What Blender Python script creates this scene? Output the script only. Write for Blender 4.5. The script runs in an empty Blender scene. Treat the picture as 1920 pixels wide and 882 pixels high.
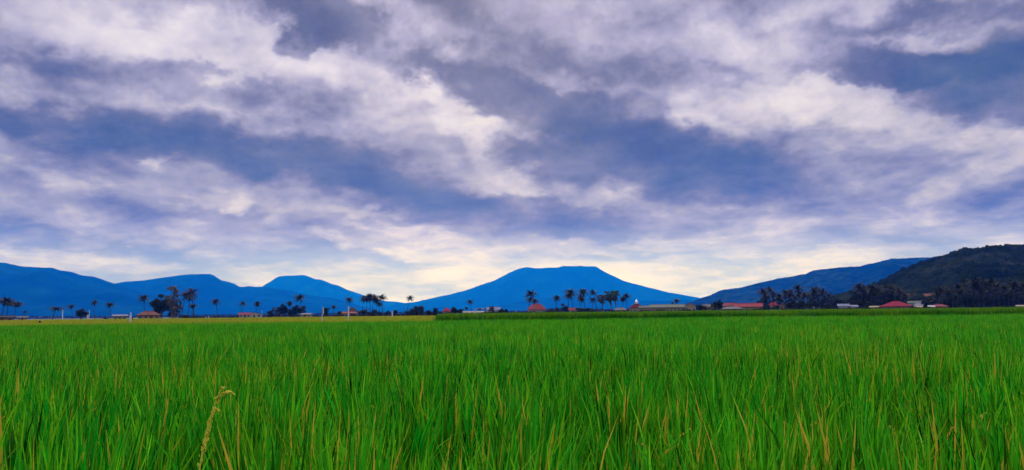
import bpy, math, random
import numpy as np
from mathutils import Vector, Matrix
rnd = random.Random(7)
NR = np.random.RandomState(11)
S = bpy.context.scene
COL = S.collection
F = 1400.0
CAMZ = 1.5
PITCH = math.atan(146.4 / F)
ROLL = math.radians(0.63)
CR = Matrix.Rotation(math.pi / 2 + PITCH, 3, 'X') @ Matrix.Rotation(-ROLL, 3, 'Z')

# ------------------------------------------------------------------ survey helpers: bearings read off the photograph
def ray(px, py):
    return (CR @ Vector(((px - 960) / F, (441 - py) / F, -1))).normalized()
def hz(px):
    return 598 - 0.011 * px
def bearing(px, py=None):
    r = ray(px, hz(px) if py is None else py)
    return math.atan2(r.x, r.y)
def spot(px, D):
    a = bearing(px)
    return Vector((math.sin(a) * D, math.cos(a) * D, 0))
def zat(px, py, D):
    r = ray(px, py)
    return CAMZ + D * r.z / math.hypot(r.x, r.y)
def azel(px, py):
    r = ray(px, py)
    return math.atan2(r.x, r.y), math.asin(r.z)

# ------------------------------------------------------------------ object helpers
def tag(o, label=None, cat=None, group=None, kind=None):
    if label: o['label'] = label
    if cat: o['category'] = cat
    if group: o['group'] = group
    if kind: o['kind'] = kind
    return o
def empty(name, loc=(0, 0, 0), rz=0.0, scale=1.0):
    o = bpy.data.objects.new(name, None); COL.objects.link(o)
    o.empty_display_size = 0.3
    o.location = loc; o.rotation_euler = (0, 0, rz)
    o.scale = (scale, scale, scale) if not hasattr(scale, '__len__') else scale
    return o
class MB:
    def __init__(self):
        self.v = []; self.f = []; self.mi = []
    def add(self, vs, fs, mi=0):
        b = len(self.v); self.v += [tuple(p) for p in vs]
        self.f += [tuple(i + b for i in f) for f in fs]; self.mi += [mi] * len(fs)
    def box(self, c, s, rz=0.0, mi=0, top=1.0):
        x, y, z = s[0] / 2, s[1] / 2, s[2] / 2
        pts = []
        for dz, k in ((-z, 1.0), (z, top)):
            for dx, dy in ((-x, -y), (x, -y), (x, y), (-x, y)):
                X, Y = dx * k, dy * k
                pts.append((c[0] + X * math.cos(rz) - Y * math.sin(rz), c[1] + X * math.sin(rz) + Y * math.cos(rz), c[2] + dz))
        self.add(pts, [(0, 3, 2, 1), (4, 5, 6, 7), (0, 1, 5, 4), (1, 2, 6, 5), (2, 3, 7, 6), (3, 0, 4, 7)], mi)
    def tube(self, path, rad, n=6, mi=0, cap=True):
        path = [Vector(p) for p in path]
        if not hasattr(rad, '__len__'): rad = [rad] * len(path)
        vs = []; fs = []
        for i, p in enumerate(path):
            t = (path[min(i + 1, len(path) - 1)] - path[max(i - 1, 0)]).normalized()
            a = Vector((0, 0, 1)) if abs(t.z) < 0.9 else Vector((1, 0, 0))
            u = t.cross(a).normalized(); w = t.cross(u)
            for k in range(n):
                q = 2 * math.pi * k / n
                vs.append(p + (u * math.cos(q) + w * math.sin(q)) * rad[i])
        for i in range(len(path) - 1):
            for k in range(n):
                fs.append((i * n + k, i * n + (k + 1) % n, (i + 1) * n + (k + 1) % n, (i + 1) * n + k))
        if cap:
            fs.append(tuple(range(n))); fs.append(tuple((len(path) - 1) * n + k for k in reversed(range(n))))
        self.add(vs, fs, mi)
    def build(self, name, mats, parent=None, smooth=False, link=True):
        me = bpy.data.meshes.new(name)
        me.from_pydata(self.v, [], self.f)
        for m in (mats if isinstance(mats, (list, tuple)) else [mats]): me.materials.append(m)
        if any(self.mi): me.polygons.foreach_set('material_index', self.mi)
        if smooth: me.polygons.foreach_set('use_smooth', [True] * len(me.polygons))
        me.update()
        o = bpy.data.objects.new(name, me)
        if link: COL.objects.link(o)
        if parent is not None: o.parent = parent
        return o
def copy_tree(o, parent=None):
    c = o.copy(); COL.objects.link(c); c.parent = parent
    for ch in [x for x in PROTO_KIDS.get(o.name, [])]:
        copy_tree(ch, c)
    return c
PROTO_KIDS = {}

# ------------------------------------------------------------------ node helpers
class NT:
    def __init__(self, tree):
        self.t = tree; self.n = tree.nodes; self.l = tree.links
    def node(self, typ, **kw):
        n = self.n.new(typ)
        for k, v in kw.items(): setattr(n, k, v)
        return n
    def put(self, sock, v):
        if hasattr(v, 'is_output') or isinstance(v, bpy.types.NodeSocket): self.l.new(v, sock)
        else: sock.default_value = v
    def math(self, op, a, b=None, c=None, clamp=False):
        n = self.node('ShaderNodeMath', operation=op); n.use_clamp = clamp
        self.put(n.inputs[0], a)
        if b is not None: self.put(n.inputs[1], b)
        if c is not None: self.put(n.inputs[2], c)
        return n.outputs[0]
    def vmath(self, op, a, b=None, out=0, scale=None):
        n = self.node('ShaderNodeVectorMath', operation=op)
        self.put(n.inputs[0], a)
        if b is not None: self.put(n.inputs[1], b)
        if scale is not None: self.put(n.inputs['Scale'], scale)
        return n.outputs[out]
    def noise(self, vec, scale, detail=4, rough=0.5, out='Fac', lac=2.0, dist=0.0):
        n = self.node('ShaderNodeTexNoise')
        if vec is not None: self.l.new(vec, n.inputs['Vector'])
        n.inputs['Scale'].default_value = scale; n.inputs['Detail'].default_value = detail
        n.inputs['Roughness'].default_value = rough; n.inputs['Lacunarity'].default_value = lac
        n.inputs['Distortion'].default_value = dist
        return n.outputs[out]
    def ramp(self, fac, stops, interp='LINEAR'):
        n = self.node('ShaderNodeValToRGB'); cr = n.color_ramp; cr.interpolation = interp
        while len(cr.elements) < len(stops): cr.elements.new(0.5)
        for e, (p, c) in zip(cr.elements, stops):
            e.position = p; e.color = tuple(c) + ((1,) if len(c) == 3 else ())
        self.put(n.inputs[0], fac)
        return n.outputs[0]
    def mix(self, fac, a, b, mode='MIX'):
        n = self.node('ShaderNodeMix', data_type='RGBA', blend_type=mode)
        self.put(n.inputs[0], fac)
        for s, v in ((n.inputs[6], a), (n.inputs[7], b)):
            if isinstance(v, (tuple, list)) and len(v) == 3: v = tuple(v) + (1,)
            self.put(s, v)
        return n.outputs[2]
    def maprange(self, v, a, b, c=0.0, d=1.0, interp='LINEAR'):
        n = self.node('ShaderNodeMapRange', interpolation_type=interp)
        self.put(n.inputs[0], v)
        for i, x in enumerate((a, b, c, d)): n.inputs[i + 1].default_value = x
        return n.outputs[0]
def new_mat(name):
    m = bpy.data.materials.new(name); m.use_nodes = True
    t = NT(m.node_tree); bsdf = m.node_tree.nodes['Principled BSDF']
    return m, t, bsdf
def s2l(c):
    return tuple(((x / 255) / 12.92 if x / 255 <= 0.04045 else ((x / 255 + 0.055) / 1.055) ** 2.4) for x in c)
def mat(name, col, rough=0.8, var=0.25, scale=3.0, bump=0.0, wave=None, metallic=0.0, streak=0.0):
    m, t, b = new_mat(name)
    tc = t.node('ShaderNodeTexCoord').outputs['Object']
    n = t.noise(tc, scale, 5, 0.6)
    k = t.maprange(n, 0.25, 0.75, 1 - var, 1 + var)
    c = t.vmath('SCALE', tuple(col), scale=k)
    if streak:
        mp = t.node('ShaderNodeMapping'); t.l.new(tc, mp.inputs[0]); mp.inputs['Scale'].default_value = (6, 6, 0.6)
        n2 = t.noise(mp.outputs[0], 1.0, 4, 0.7)
        c = t.mix(t.maprange(n2, 0.5, 0.75, 0, streak), c, (0.10, 0.075, 0.05))
    t.l.new(c, b.inputs['Base Color'])
    b.inputs['Roughness'].default_value = max(rough, 0.75) if wave else rough; b.inputs['Metallic'].default_value = metallic
    if not metallic: b.inputs['Specular IOR Level'].default_value = 0.12
    if wave:
        w = t.node('ShaderNodeTexWave', wave_type='BANDS', bands_direction='X'); t.l.new(tc, w.inputs['Vector'])
        w.inputs['Scale'].default_value = wave
        bp = t.node('ShaderNodeBump'); bp.inputs['Strength'].default_value = 0.6; bp.inputs['Distance'].default_value = 0.05
        t.l.new(w.outputs['Fac'], bp.inputs['Height']); t.l.new(bp.outputs[0], b.inputs['Normal'])
    elif bump:
        bp = t.node('ShaderNodeBump'); bp.inputs['Strength'].default_value = bump; bp.inputs['Distance'].default_value = 0.1
        t.l.new(n, bp.inputs['Height']); t.l.new(bp.outputs[0], b.inputs['Normal'])
    return m

# ================================================================== WORLD
SUN_AZ = bearing(900); SUN_EL = math.radians(26)
SKY_B = 0.455; SKY_W = 0.90; SKY_N1 = 0.54; SKY_N2 = 0.13; SKY_E = 1.15
def build_world():
    w = bpy.data.worlds.new("World"); S.world = w; w.use_nodes = True
    T = NT(w.node_tree); w.node_tree.nodes.clear()
    out = T.node('ShaderNodeOutputWorld')
    gen = T.node('ShaderNodeTexCoord').outputs['Generated']
    d = T.vmath('NORMALIZE', gen)
    sp = T.node('ShaderNodeSeparateXYZ'); T.l.new(d, sp.inputs[0])
    x, y, z = sp.outputs
    az = T.math('ARCTAN2', x, y); el = T.math('ARCSINE', z)
    elp = T.math('MAXIMUM', el, 0.0)
    # cloud coordinates: stretched sideways, packed ever tighter towards the horizon
    lg = T.math('LOGARITHM', T.math('ADD', elp, 0.20), math.e)
    cmb = T.node('ShaderNodeCombineXYZ'); T.l.new(T.math('MULTIPLY', az, 1.45), cmb.inputs[0]); T.l.new(lg, cmb.inputs[1])
    deck = cmb.outputs[0]
    ae = T.node('ShaderNodeCombineXYZ'); T.l.new(az, ae.inputs[0]); T.l.new(el, ae.inputs[1])
    wA = T.vmath('SUBTRACT', T.noise(deck, 3.2, 3, 0.5, 'Color'), (0.5, 0.5, 0.5))
    wB = T.vmath('SUBTRACT', T.noise(deck, 13.0, 5, 0.62, 'Color'), (0.5, 0.5, 0.5))
    wamp = T.maprange(el, 0.03, 0.3, 0.35, 1.0)
    wa = T.node('ShaderNodeCombineXYZ'); T.put(wa.inputs[0], 0.09); T.l.new(T.math('MULTIPLY', wamp, 0.085), wa.inputs[1])
    wb = T.node('ShaderNodeCombineXYZ'); T.put(wb.inputs[0], 0.085); T.l.new(T.math('MULTIPLY', wamp, 0.085), wb.inputs[1])
    q = T.vmath('ADD', ae.outputs[0], T.vmath('ADD', T.vmath('MULTIPLY', wA, wa.outputs[0]), T.vmath('MULTIPLY', wB, wb.outputs[0])))
    q2 = T.vmath('ADD', ae.outputs[0], T.vmath('MULTIPLY', wB, wb.outputs[0]))
    acc = None
    for (bx, by, rx, ry, ang, wt, *soft) in CLOUDS:
        a0, e0 = azel(bx, by)
        mp = T.node('ShaderNodeMapping', vector_type='TEXTURE')
        T.l.new(q2 if soft == [1] else q, mp.inputs[0])
        mp.inputs['Location'].default_value = (a0, e0, 0)
        mp.inputs['Rotation'].default_value = (0, 0, -math.radians(ang) + ROLL)
        mp.inputs['Scale'].default_value = (1.5 * rx / F, 1.5 * ry / F, 1)
        g = T.node('ShaderNodeTexGradient', gradient_type='SPHERICAL')
        T.l.new(mp.outputs[0], g.inputs[0])
        s = T.maprange(g.outputs['Fac'], 0.05 if soft == [2] else 0.0, 0.50 if soft == [2] else 0.75, 0, 1, 'SMOOTHSTEP')
        acc = T.math('MULTIPLY_ADD', s, wt * SKY_W, acc if acc is not None else SKY_B)
    # billowing detail: heaped lobes, brighter on their upper rims and darker beneath
    def heap(vec):
        a = T.noise(vec, 4.2, 9, 0.56, dist=0.3)
        wv = T.vmath('ADD', vec, T.vmath('SCALE', wB, scale=0.16))
        vo = T.node('ShaderNodeTexVoronoi', feature='F1'); T.l.new(wv, vo.inputs['Vector'])
        vo.inputs['Scale'].default_value = 6.0; vo.inputs['Detail'].default_value = 3; vo.inputs['Roughness'].default_value = 0.5
        vo.normalize = True
        return T.math('MULTIPLY_ADD', vo.outputs['Distance'], -0.55, a), a
    h0, n1 = heap(deck)
    h1, _ = heap(T.vmath('ADD', deck, (0.015, 0.075, 0.0)))
    h2 = T.noise(T.vmath('ADD', deck, (0.004, 0.018, 0.0)), 17.0, 7, 0.62, dist=0.2)
    n2 = T.noise(deck, 17.0, 7, 0.62, dist=0.2)
    acc = T.math('MULTIPLY_ADD', T.math('ADD', h0, -0.31), SKY_N1, acc)
    acc = T.math('MULTIPLY_ADD', T.math('SUBTRACT', n2, 0.5), SKY_N2, acc)
    acc = T.math('MULTIPLY_ADD', T.math('SUBTRACT', h0, h1), SKY_E, acc)
    acc = T.math('MULTIPLY_ADD', T.math('SUBTRACT', n2, h2), SKY_E * 0.35, acc)
    s0 = T.noise(T.vmath('ADD', deck, (1.7, 4.4, 0)), 3.4, 4, 0.5, dist=0.4); s1 = T.noise(T.vmath('ADD', deck, (1.72, 4.58, 0)), 3.4, 4, 0.5, dist=0.4)
    acc = T.math('MULTIPLY_ADD', T.math('SUBTRACT', s0, s1), 0.75, acc)
    sc = T.node('ShaderNodeMapping'); T.l.new(ae.outputs[0], sc.inputs[0]); sc.inputs['Scale'].default_value = (5, 34, 1)
    n3 = T.noise(sc.outputs[0], 1.6, 8, 0.62, dist=0.4)
    low = T.maprange(el, 0.02, 0.15, 1.0, 0.12)
    acc = T.math('MULTIPLY_ADD', T.math('MULTIPLY', T.math('SUBTRACT', n3, 0.5), low), 1.8, acc)
    v = T.math('MULTIPLY_ADD', T.math('TANH', T.math('MULTIPLY', T.math('SUBTRACT', acc, 0.5), 1.2)), 0.5, 0.5)
    hi = T.ramp(v, [(0.0, s2l((76, 80, 94))), (0.24, s2l((116, 114, 132))), (0.50, s2l((168, 162, 192))), (0.76, s2l((220, 213, 233))), (1.0, s2l((254, 250, 253)))])
    lo = T.ramp(v, [(0.0, s2l((34, 60, 66))), (0.13, s2l((80, 86, 84))), (0.30, s2l((116, 110, 114))), (0.52, s2l((158, 153, 172))), (0.76, s2l((218, 210, 224))), (1.0, s2l((254, 248, 247)))])
    hr = T.ramp(v, [(0.0, s2l((146, 166, 200))), (0.30, s2l((186, 194, 214))), (0.5, s2l((222, 218, 222))), (0.72, s2l((250, 240, 226))), (1.0, s2l((255, 254, 246)))])
    hue = T.noise(T.vmath('ADD', deck, (3.1, 9.4, 0)), 2.6, 4, 0.5)
    c = T.mix(T.maprange(T.math('MULTIPLY_ADD', T.math('SUBTRACT', hue, 0.5), 0.30, el), 0.17, 0.35, 0, 1, 'SMOOTHSTEP'), lo, hi)
    shade = T.math('MULTIPLY', T.math('SUBTRACT', T.math('MULTIPLY_ADD', h0, 1.4, T.math('MULTIPLY', n2, 0.6)), 0.80), T.maprange(v, 0.0, 0.6, 1.35, 0.0))
    c = T.vmath('SCALE', c, scale=T.math('ADD', 1.0, shade))
    # warm evening band low over the mountains, strongest ahead
    wz = T.math('ABSOLUTE', T.math('SUBTRACT', az, 0.03))
    wm = T.math('MULTIPLY', T.maprange(el, 0.125, 0.055, 0, 1, 'SMOOTHSTEP'), T.maprange(wz, 0.20, 0.62, 1.0, 0.45, 'SMOOTHSTEP'))
    c = T.mix(wm, c, hr)
    bl = T.node('ShaderNodeCombineXYZ'); T.put(bl.inputs[0], 1.0); T.l.new(T.maprange(el, 0.0, 0.12, 1.22, 1.0), bl.inputs[1]); T.l.new(T.maprange(el, 0.0, 0.13, 2.5, 1.0), bl.inputs[2])
    c = T.vmath('MULTIPLY', c, bl.outputs[0])
    gain = T.math('MULTIPLY', T.maprange(el, 0.02, 0.16, 1.12, 1.0), T.maprange(el, 0.44, 0.95, 1.0, 4.2, 'SMOOTHSTEP'))
    sky = T.node('ShaderNodeTexSky', sky_type='NISHITA'); sky.sun_disc = False
    sky.sun_elevation = SUN_EL; sky.sun_rotation = SUN_AZ
    b1 = T.node('ShaderNodeBackground'); T.l.new(sky.outputs[0], b1.inputs[0]); b1.inputs[1].default_value = 0.1
    b2 = T.node('ShaderNodeBackground'); T.l.new(c, b2.inputs[0]); T.l.new(gain, b2.inputs[1])
    mx = T.node('ShaderNodeMixShader'); mx.inputs[0].default_value = 0.96
    T.l.new(b1.outputs[0], mx.inputs[1]); T.l.new(b2.outputs[0], mx.inputs[2])
    T.l.new(mx.outputs[0], out.inputs[0])
    w.cycles.sampling_method = 'MANUAL'; w.cycles.sample_map_resolution = 512

# cloud masses by bearing: px, py, half-width, half-height, tilt (deg), weight
CLOUDS = [
 (370, 88, 230, 62, 6, .44), (520, 60, 90, 50, 0, .10), (90, 110, 140, 50, 0, .06), (330, 14, 280, 26, -3, -.26),
 (60, 10, 160, 25, 0, -.16), (330, 168, 240, 26, 6, -.40), (690, 165, 100, 32, 14, .26), (820, 195, 110, 28, 30, .28, 2),
 (560, 225, 260, 32, 3, .12), (160, 215, 170, 24, 6, .06), (80, 240, 180, 26, 6, -.24), (400, 285, 260, 32, 4, -.42),
 (640, 318, 300, 38, 9, -.56), (240, 325, 120, 22, 0, -.16), (920, 330, 115, 38, 20, .34), (1060, 368, 90, 16, 8, .14),
 (905, 262, 60, 30, 30, .20), (620, 32, 85, 46, 8, -.85, 2), (570, 82, 44, 32, -20, -.70, 2), (780, 40, 160, 50, 12, .04),
 (860, 120, 200, 38, 18, -.28), (960, 185, 240, 42, 18, -.55, 2), (1010, 250, 90, 14, 8, .22), (1140, 225, 200, 40, 16, -.42),
 (1210, 130, 190, 36, 10, -.34), (1060, 50, 220, 44, 10, -.20), (1220, 300, 240, 58, 10, -.62, 2), (1330, 318, 140, 30, 0, -.24),
 (1130, 260, 150, 30, 14, -.24), (1450, 50, 90, 40, 0, .24), (1390, 185, 120, 50, 16, .34, 2), (1540, 165, 120, 52, 10, .30),
 (1700, 215, 190, 36, 20, .28), (1330, 80, 50, 22, 20, .16), (1620, 85, 90, 40, 20, -.22), (1730, 118, 170, 30, 10, -.52, 2),
 (1880, 150, 125, 64, 26, -.74, 2), (1700, 22, 250, 22, 2, -.38), (1700, 74, 130, 15, 0, .22), (1870, 70, 90, 30, 0, -.14),
 (1880, 290, 120, 60, 0, .06), (1640, 345, 260, 70, 0, .12), (1410, 390, 200, 30, 2, -.18), (960, 402, 260, 30, 5, -.52),
 (820, 368, 170, 22, 12, -.34), (300, 362, 170, 26, 4, .14), (500, 372, 160, 18, 6, .12), (720, 402, 90, 8, 2, .24),
 (430, 380, 18, 14, 0, .26), (360, 385, 24, 14, 0, -.16), (470, 385, 30, 14, 0, -.18), (760, 432, 90, 9, 2, .22),
 (610, 455, 60, 13, 12, .32), (560, 425, 130, 20, 10, -.16), (90, 448, 150, 16, 4, -.30), (690, 482, 140, 12, 5, -.30),
 (430, 470, 160, 16, 5, -.14), (1100, 430, 200, 12, 0, -.18), (140, 310, 150, 30, 0, .04), (1700, 430, 260, 30, 0, -.08),
 (230, 410, 330, 60, 2, -.12), (500, 440, 260, 40, 4, -.08), (960, 500, 1000, 40, 0, -.12), (110, 478, 130, 8, 2, .18), (350, 503, 170, 8, 0, .22), (960, 482, 260, 20, 0, .14), (900, 522, 320, 22, 0, .24),
 (1300, 505, 260, 28, 0, .20), (1240, 446, 150, 8, 0, .22), (760, 474, 40, 7, 0, .30), (1600, 482, 220, 12, 0, .20),
 (1200, 474, 120, 6, 0, -.24), (295, 302, 26, 12, -25, .46, 1), (1850, 420, 200, 30, 0, -.04), (200, 520, 160, 14, 0, -.06),
]
build_world()

sun = bpy.data.lights.new('sun', 'SUN'); sun.energy = 1.5; sun.angle = math.radians(12); sun.color = (1.0, 0.92, 0.80)
so = bpy.data.objects.new('sun', sun); COL.objects.link(so)
sd = Vector((math.sin(SUN_AZ) * math.cos(SUN_EL), math.cos(SUN_AZ) * math.cos(SUN_EL), math.sin(SUN_EL)))
so.rotation_euler = sd.to_track_quat('Z', 'Y').to_euler(); so.location = (0, 0, 60)

# ================================================================== CAMERA
cam = bpy.data.cameras.new('camera'); cam.sensor_width = 36; cam.lens = 36 * F / 1920
cam.clip_start = 0.05; cam.clip_end = 90000
co = bpy.data.objects.new('camera', cam); COL.objects.link(co)
co.matrix_world = Matrix.Translation((0, 0, CAMZ)) @ CR.to_4x4(); S.camera = co

# ================================================================== GROUND, HAZE
def ground():
    m, t, b = new_mat('paddy_mud')
    pos = t.node('ShaderNodeNewGeometry').outputs['Position']
    n = t.noise(pos, 0.6, 6, 0.6); n2 = t.noise(pos, 0.004, 4, 0.6)
    near = t.ramp(n, [(0.3, (0.012, 0.016, 0.006)), (0.7, (0.035, 0.04, 0.014))])
    far = t.ramp(n2, [(0.35, (0.03, 0.06, 0.02)), (0.6, (0.06, 0.09, 0.03)), (0.8, (0.10, 0.11, 0.05))])
    dist = t.vmath('LENGTH', pos, out=1)
    c = t.mix(t.maprange(dist, 260, 420, 0, 1), near, far)
    t.l.new(c, b.inputs['Base Color']); b.inputs['Roughness'].default_value = 0.9
    g = MB(); R = 22900
    rings = [0, 20, 80, 300, 1000, 4000, 12000, R]; n = 48
    vs = [(0, 0, 0)]; fs = []
    for r in rings[1:]:
        for k in range(n): vs.append((r * math.cos(2 * math.pi * k / n), r * math.sin(2 * math.pi * k / n), 0))
    for k in range(n): fs.append((0, 1 + k, 1 + (k + 1) % n))
    for i in range(len(rings) - 2):
        for k in range(n):
            a = 1 + i * n; b2 = a + n
            fs.append((a + k, b2 + k, b2 + (k + 1) % n, a + (k + 1) % n))
    g.add(vs, fs)
    tag(g.build('ground', m), 'flat dark paddy mud of the plain under all the fields', 'ground', kind='structure')
ground()

def haze():
    m = bpy.data.materials.new('air'); m.use_nodes = True; m.node_tree.nodes.clear()
    t = NT(m.node_tree); o = t.node('ShaderNodeOutputMaterial'); v = t.node('ShaderNodeVolumePrincipled')
    v.inputs['Color'].default_value = HAZE_COL + (1,)
    v.inputs['Absorption Color'].default_value = (1, 1, 1, 1)
    v.inputs['Density'].default_value = HAZE_D; v.inputs['Anisotropy'].default_value = 0.0
    t.l.new(v.outputs[0], o.inputs['Volume'])
    b = MB(); b.box((0, 0, 624), (46000, 46000, 1250))
    h = b.build('haze', m); tag(h, 'thin blue evening air lying over the whole plain', 'haze', kind='stuff')
HAZE_COL = (0.001, 0.165, 1.0); HAZE_D = 1.1e-4
haze()

# ================================================================== HILLS
def vnoise2(x, y, seed):
    xi = np.floor(x).astype(np.int64); yi = np.floor(y).astype(np.int64)
    xf = x - xi; yf = y - yi
    def h(a, b):
        n = (a * 374761393 + b * 668265263 + seed * 1442695) & 0x7fffffff
        n = ((n ^ (n >> 13)) * 1274126177) & 0x7fffffff
        return ((n ^ (n >> 16)) & 0xffff) / 65535.0
    u = xf * xf * (3 - 2 * xf); w = yf * yf * (3 - 2 * yf)
    return (h(xi, yi) * (1 - u) + h(xi + 1, yi) * u) * (1 - w) + (h(xi, yi + 1) * (1 - u) + h(xi + 1, yi + 1) * u) * w
def fbm(x, y, seed, octv=5, rough=0.5):
    s = 0; a = 1; tot = 0
    for i in range(octv):
        s = s + a * (vnoise2(x * 2 ** i, y * 2 ** i, seed + i * 17) - 0.5); tot += a; a *= rough
    return s / tot * 2
def hill(name, prof, D, W, m, label, na=300, nu=70, ridge=0.12, rscale=900, jag=0.006, bumps=0.0, bscale=12, pw=1.15, seed=1):
    px = np.array([p[0] for p in prof], float); az = np.array([bearing(p[0], p[1]) for p in prof])
    zt = np.array([max(zat(p[0], p[1], D), -30) for p in prof])
    A = np.linspace(az[0], az[-1], na); Z = np.interp(A, az, zt)
    # smooth the polyline then roughen it
    k = max(1, int(na / 160)); ker = np.ones(2 * k + 1) / (2 * k + 1); Z = np.convolve(np.pad(Z, k, mode='edge'), ker, 'valid')
    U = np.linspace(-1, 1, nu)
    AA, UU = np.meshgrid(A, U)
    ZZ = np.interp(AA.ravel(), A, Z).reshape(AA.shape)
    R = D + UU * W
    X = np.sin(AA) * R; Y = np.cos(AA) * R
    env = 1 - np.abs(UU) ** pw
    rid = 1 - np.abs(fbm(X / rscale, Y / (rscale * 1.8), seed, 6, 0.55)) * 2.0
    side = np.minimum(1, np.abs(UU) * 3) * (1 - np.abs(UU))
    H = ZZ * (env + ridge * (rid - 0.6) * side * 2.2)
    H += ZZ.max() * jag * fbm(X / (rscale * .12), Y / (rscale * .12), seed + 5, 4, 0.7) * env
    if bumps: H += bumps * (np.abs(fbm(X / bscale, Y / bscale, seed + 9, 3, 0.6)) * 1.6) * np.minimum(1, env * 6)
    H = np.where(np.abs(UU) >= 0.999, -20, H)
    H = np.minimum(H, 1600)
    me = bpy.data.meshes.new(name)
    V = np.stack([X, Y, H], -1).reshape(-1, 3)
    idx = np.arange(na * nu).reshape(nu, na)
    Fc = np.stack([idx[:-1, :-1], idx[:-1, 1:], idx[1:, 1:], idx[1:, :-1]], -1).reshape(-1, 4)
    me.from_pydata(V.tolist(), [], Fc.tolist()); me.materials.append(m)
    me.polygons.foreach_set('use_smooth', [bumps == 0] * len(me.polygons)); me.update()
    o = bpy.data.objects.new(name, me); COL.objects.link(o)
    tag(o, label, 'mountain' if D > 9000 else 'hill', kind='structure')
    return o
def forest_mat(name, c1, c2, c3, scale, bump=0.0, bd=5):
    m, t, b = new_mat(name)
    pos = t.node('ShaderNodeNewGeometry').outputs['Position']
    n = t.noise(pos, scale, 7, 0.62); n2 = t.noise(pos, scale * 0.18, 4, 0.55)
    c = t.ramp(t.math('ADD', t.math('MULTIPLY', n, 0.6), t.math('MULTIPLY', n2, 0.4)), [(0.36, c1), (0.5, c2), (0.64, c3)])
    t.l.new(c, b.inputs['Base Color']); b.inputs['Roughness'].default_value = 0.95
    b.inputs['Specular IOR Level'].default_value = 0.0
    if bump:
        bp = t.node('ShaderNodeBump'); bp.inputs['Strength'].default_value = bump; bp.inputs['Distance'].default_value = bd
        t.l.new(n, bp.inputs['Height']); t.l.new(bp.outputs[0], b.inputs['Normal'])
    return m
FM_FAR = forest_mat('far_forest', (0.0008, 0.006, 0.012), (0.0018, 0.022, 0.026), (0.005, 0.046, 0.040), 0.003, 0.4, 60)
FM_MID = forest_mat('ridge_forest', (0.001, 0.006, 0.006), (0.004, 0.020, 0.014), (0.020, 0.050, 0.028), 0.02, 0.5, 20)
FM_NEAR = forest_mat('hillside_forest', (0.003, 0.006, 0.003), (0.010, 0.018, 0.008), (0.034, 0.042, 0.020), 0.06, 0.8, 4)

hill('mountain', [(-900, 560), (-500, 500), (-250, 486), (-100, 488), (0, 494), (20, 496), (38, 499), (60, 500), (85, 502), (95, 501), (113, 507), (123, 507), (140, 510), (152, 515), (177, 517), (195, 523), (215, 530), (250, 541), (300, 560), (350, 580), (390, 598)],
     9500, 2600, FM_FAR, 'long blue mountain ridge sloping down from the left edge', seed=3, ridge=0.26)
hill('mountain', [(60, 596), (120, 565), (170, 545), (215, 532), (240, 528), (270, 526), (320, 519), (340, 516), (360, 514), (395, 514), (402, 517), (418, 528), (440, 536), (455, 538.5), (468, 536.5), (478, 538), (490, 537), (520, 541), (545, 545), (570, 551), (600, 556), (620, 557), (650, 565), (680, 575), (720, 583), (770, 592)],
     12000, 2400, FM_FAR, 'flat-topped blue mountain behind the tall leafy trees on the left', seed=8, ridge=0.2)
hill('mountain', [(380, 596), (410, 530), (418, 526), (428, 528), (440, 532), (450, 538), (462, 547), (480, 580), (490, 595)],
     16500, 1500, FM_FAR, 'small pale blue shoulder peeping out behind the flat-topped mountain', seed=5, na=120)
hill('mountain', [(430, 594), (470, 552), (495, 535), (510, 526), (518, 520), (526, 517), (545, 516.5), (572, 516), (580, 519), (590, 523), (600, 524), (612, 528), (620, 532), (635, 536), (650, 543), (665, 548), (680, 553), (700, 560), (725, 565), (745, 566), (775, 571), (810, 577), (860, 590)],
     19500, 2600, FM_FAR, 'paler blue volcano with a short flat summit in the middle left distance', seed=12, ridge=0.12)
hill('mountain', [(690, 592), (720, 576), (745, 571), (780, 566), (800, 562), (820, 557), (840, 553), (870, 546), (900, 535), (930, 525), (950, 514), (962, 508), (973, 503.5), (988, 500.5), (1000, 503), (1015, 503.5), (1030, 501.5), (1045, 502.5), (1055, 499), (1075, 499.5), (1090, 498.5), (1100, 500), (1115, 499), (1120, 501), (1127, 506), (1140, 513), (1150, 518), (1170, 527), (1200, 535), (1230, 543), (1255, 549), (1280, 553), (1300, 557), (1330, 563), (1370, 572), (1420, 588)],
     18000, 3000, FM_FAR, 'broad blue volcano with a long flat crater rim at the centre', seed=21, ridge=0.11, na=560, jag=0.014, nu=110)
hill('hills', [(700, 594), (735, 582), (760, 577), (800, 579), (830, 575), (870, 580), (900, 578), (950, 570), (985, 564), (1010, 560), (1035, 559), (1060, 555), (1100, 559), (1160, 556), (1185, 561), (1200, 563.5), (1240, 564), (1262, 564), (1278, 561), (1292, 563), (1320, 572), (1360, 588)],
     12500, 1500, FM_FAR, 'low blue foothills along the base of the broad volcano', seed=33, ridge=0.1, jag=0.02)
hill('hills', [(1225, 590), (1270, 575), (1300, 566), (1312, 560), (1332, 555), (1342, 549), (1353, 544.5), (1368, 542), (1385, 541), (1398, 537), (1410, 534), (1425, 530), (1440, 527), (1460, 522.5), (1485, 519), (1500, 516), (1512, 515), (1522, 509), (1535, 506), (1560, 504), (1590, 501.5), (1610, 501), (1625, 497), (1650, 491), (1670, 486.5), (1685, 484.5), (1720, 483.5), (1750, 482), (1790, 478), (1850, 476), (1950, 470), (2150, 480), (2500, 540)],
     5200, 1300, FM_MID, 'navy blue forested ridge climbing towards the right', seed=41, na=520, nu=90, ridge=0.16, rscale=500, jag=0.014, bumps=5, bscale=28)
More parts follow.
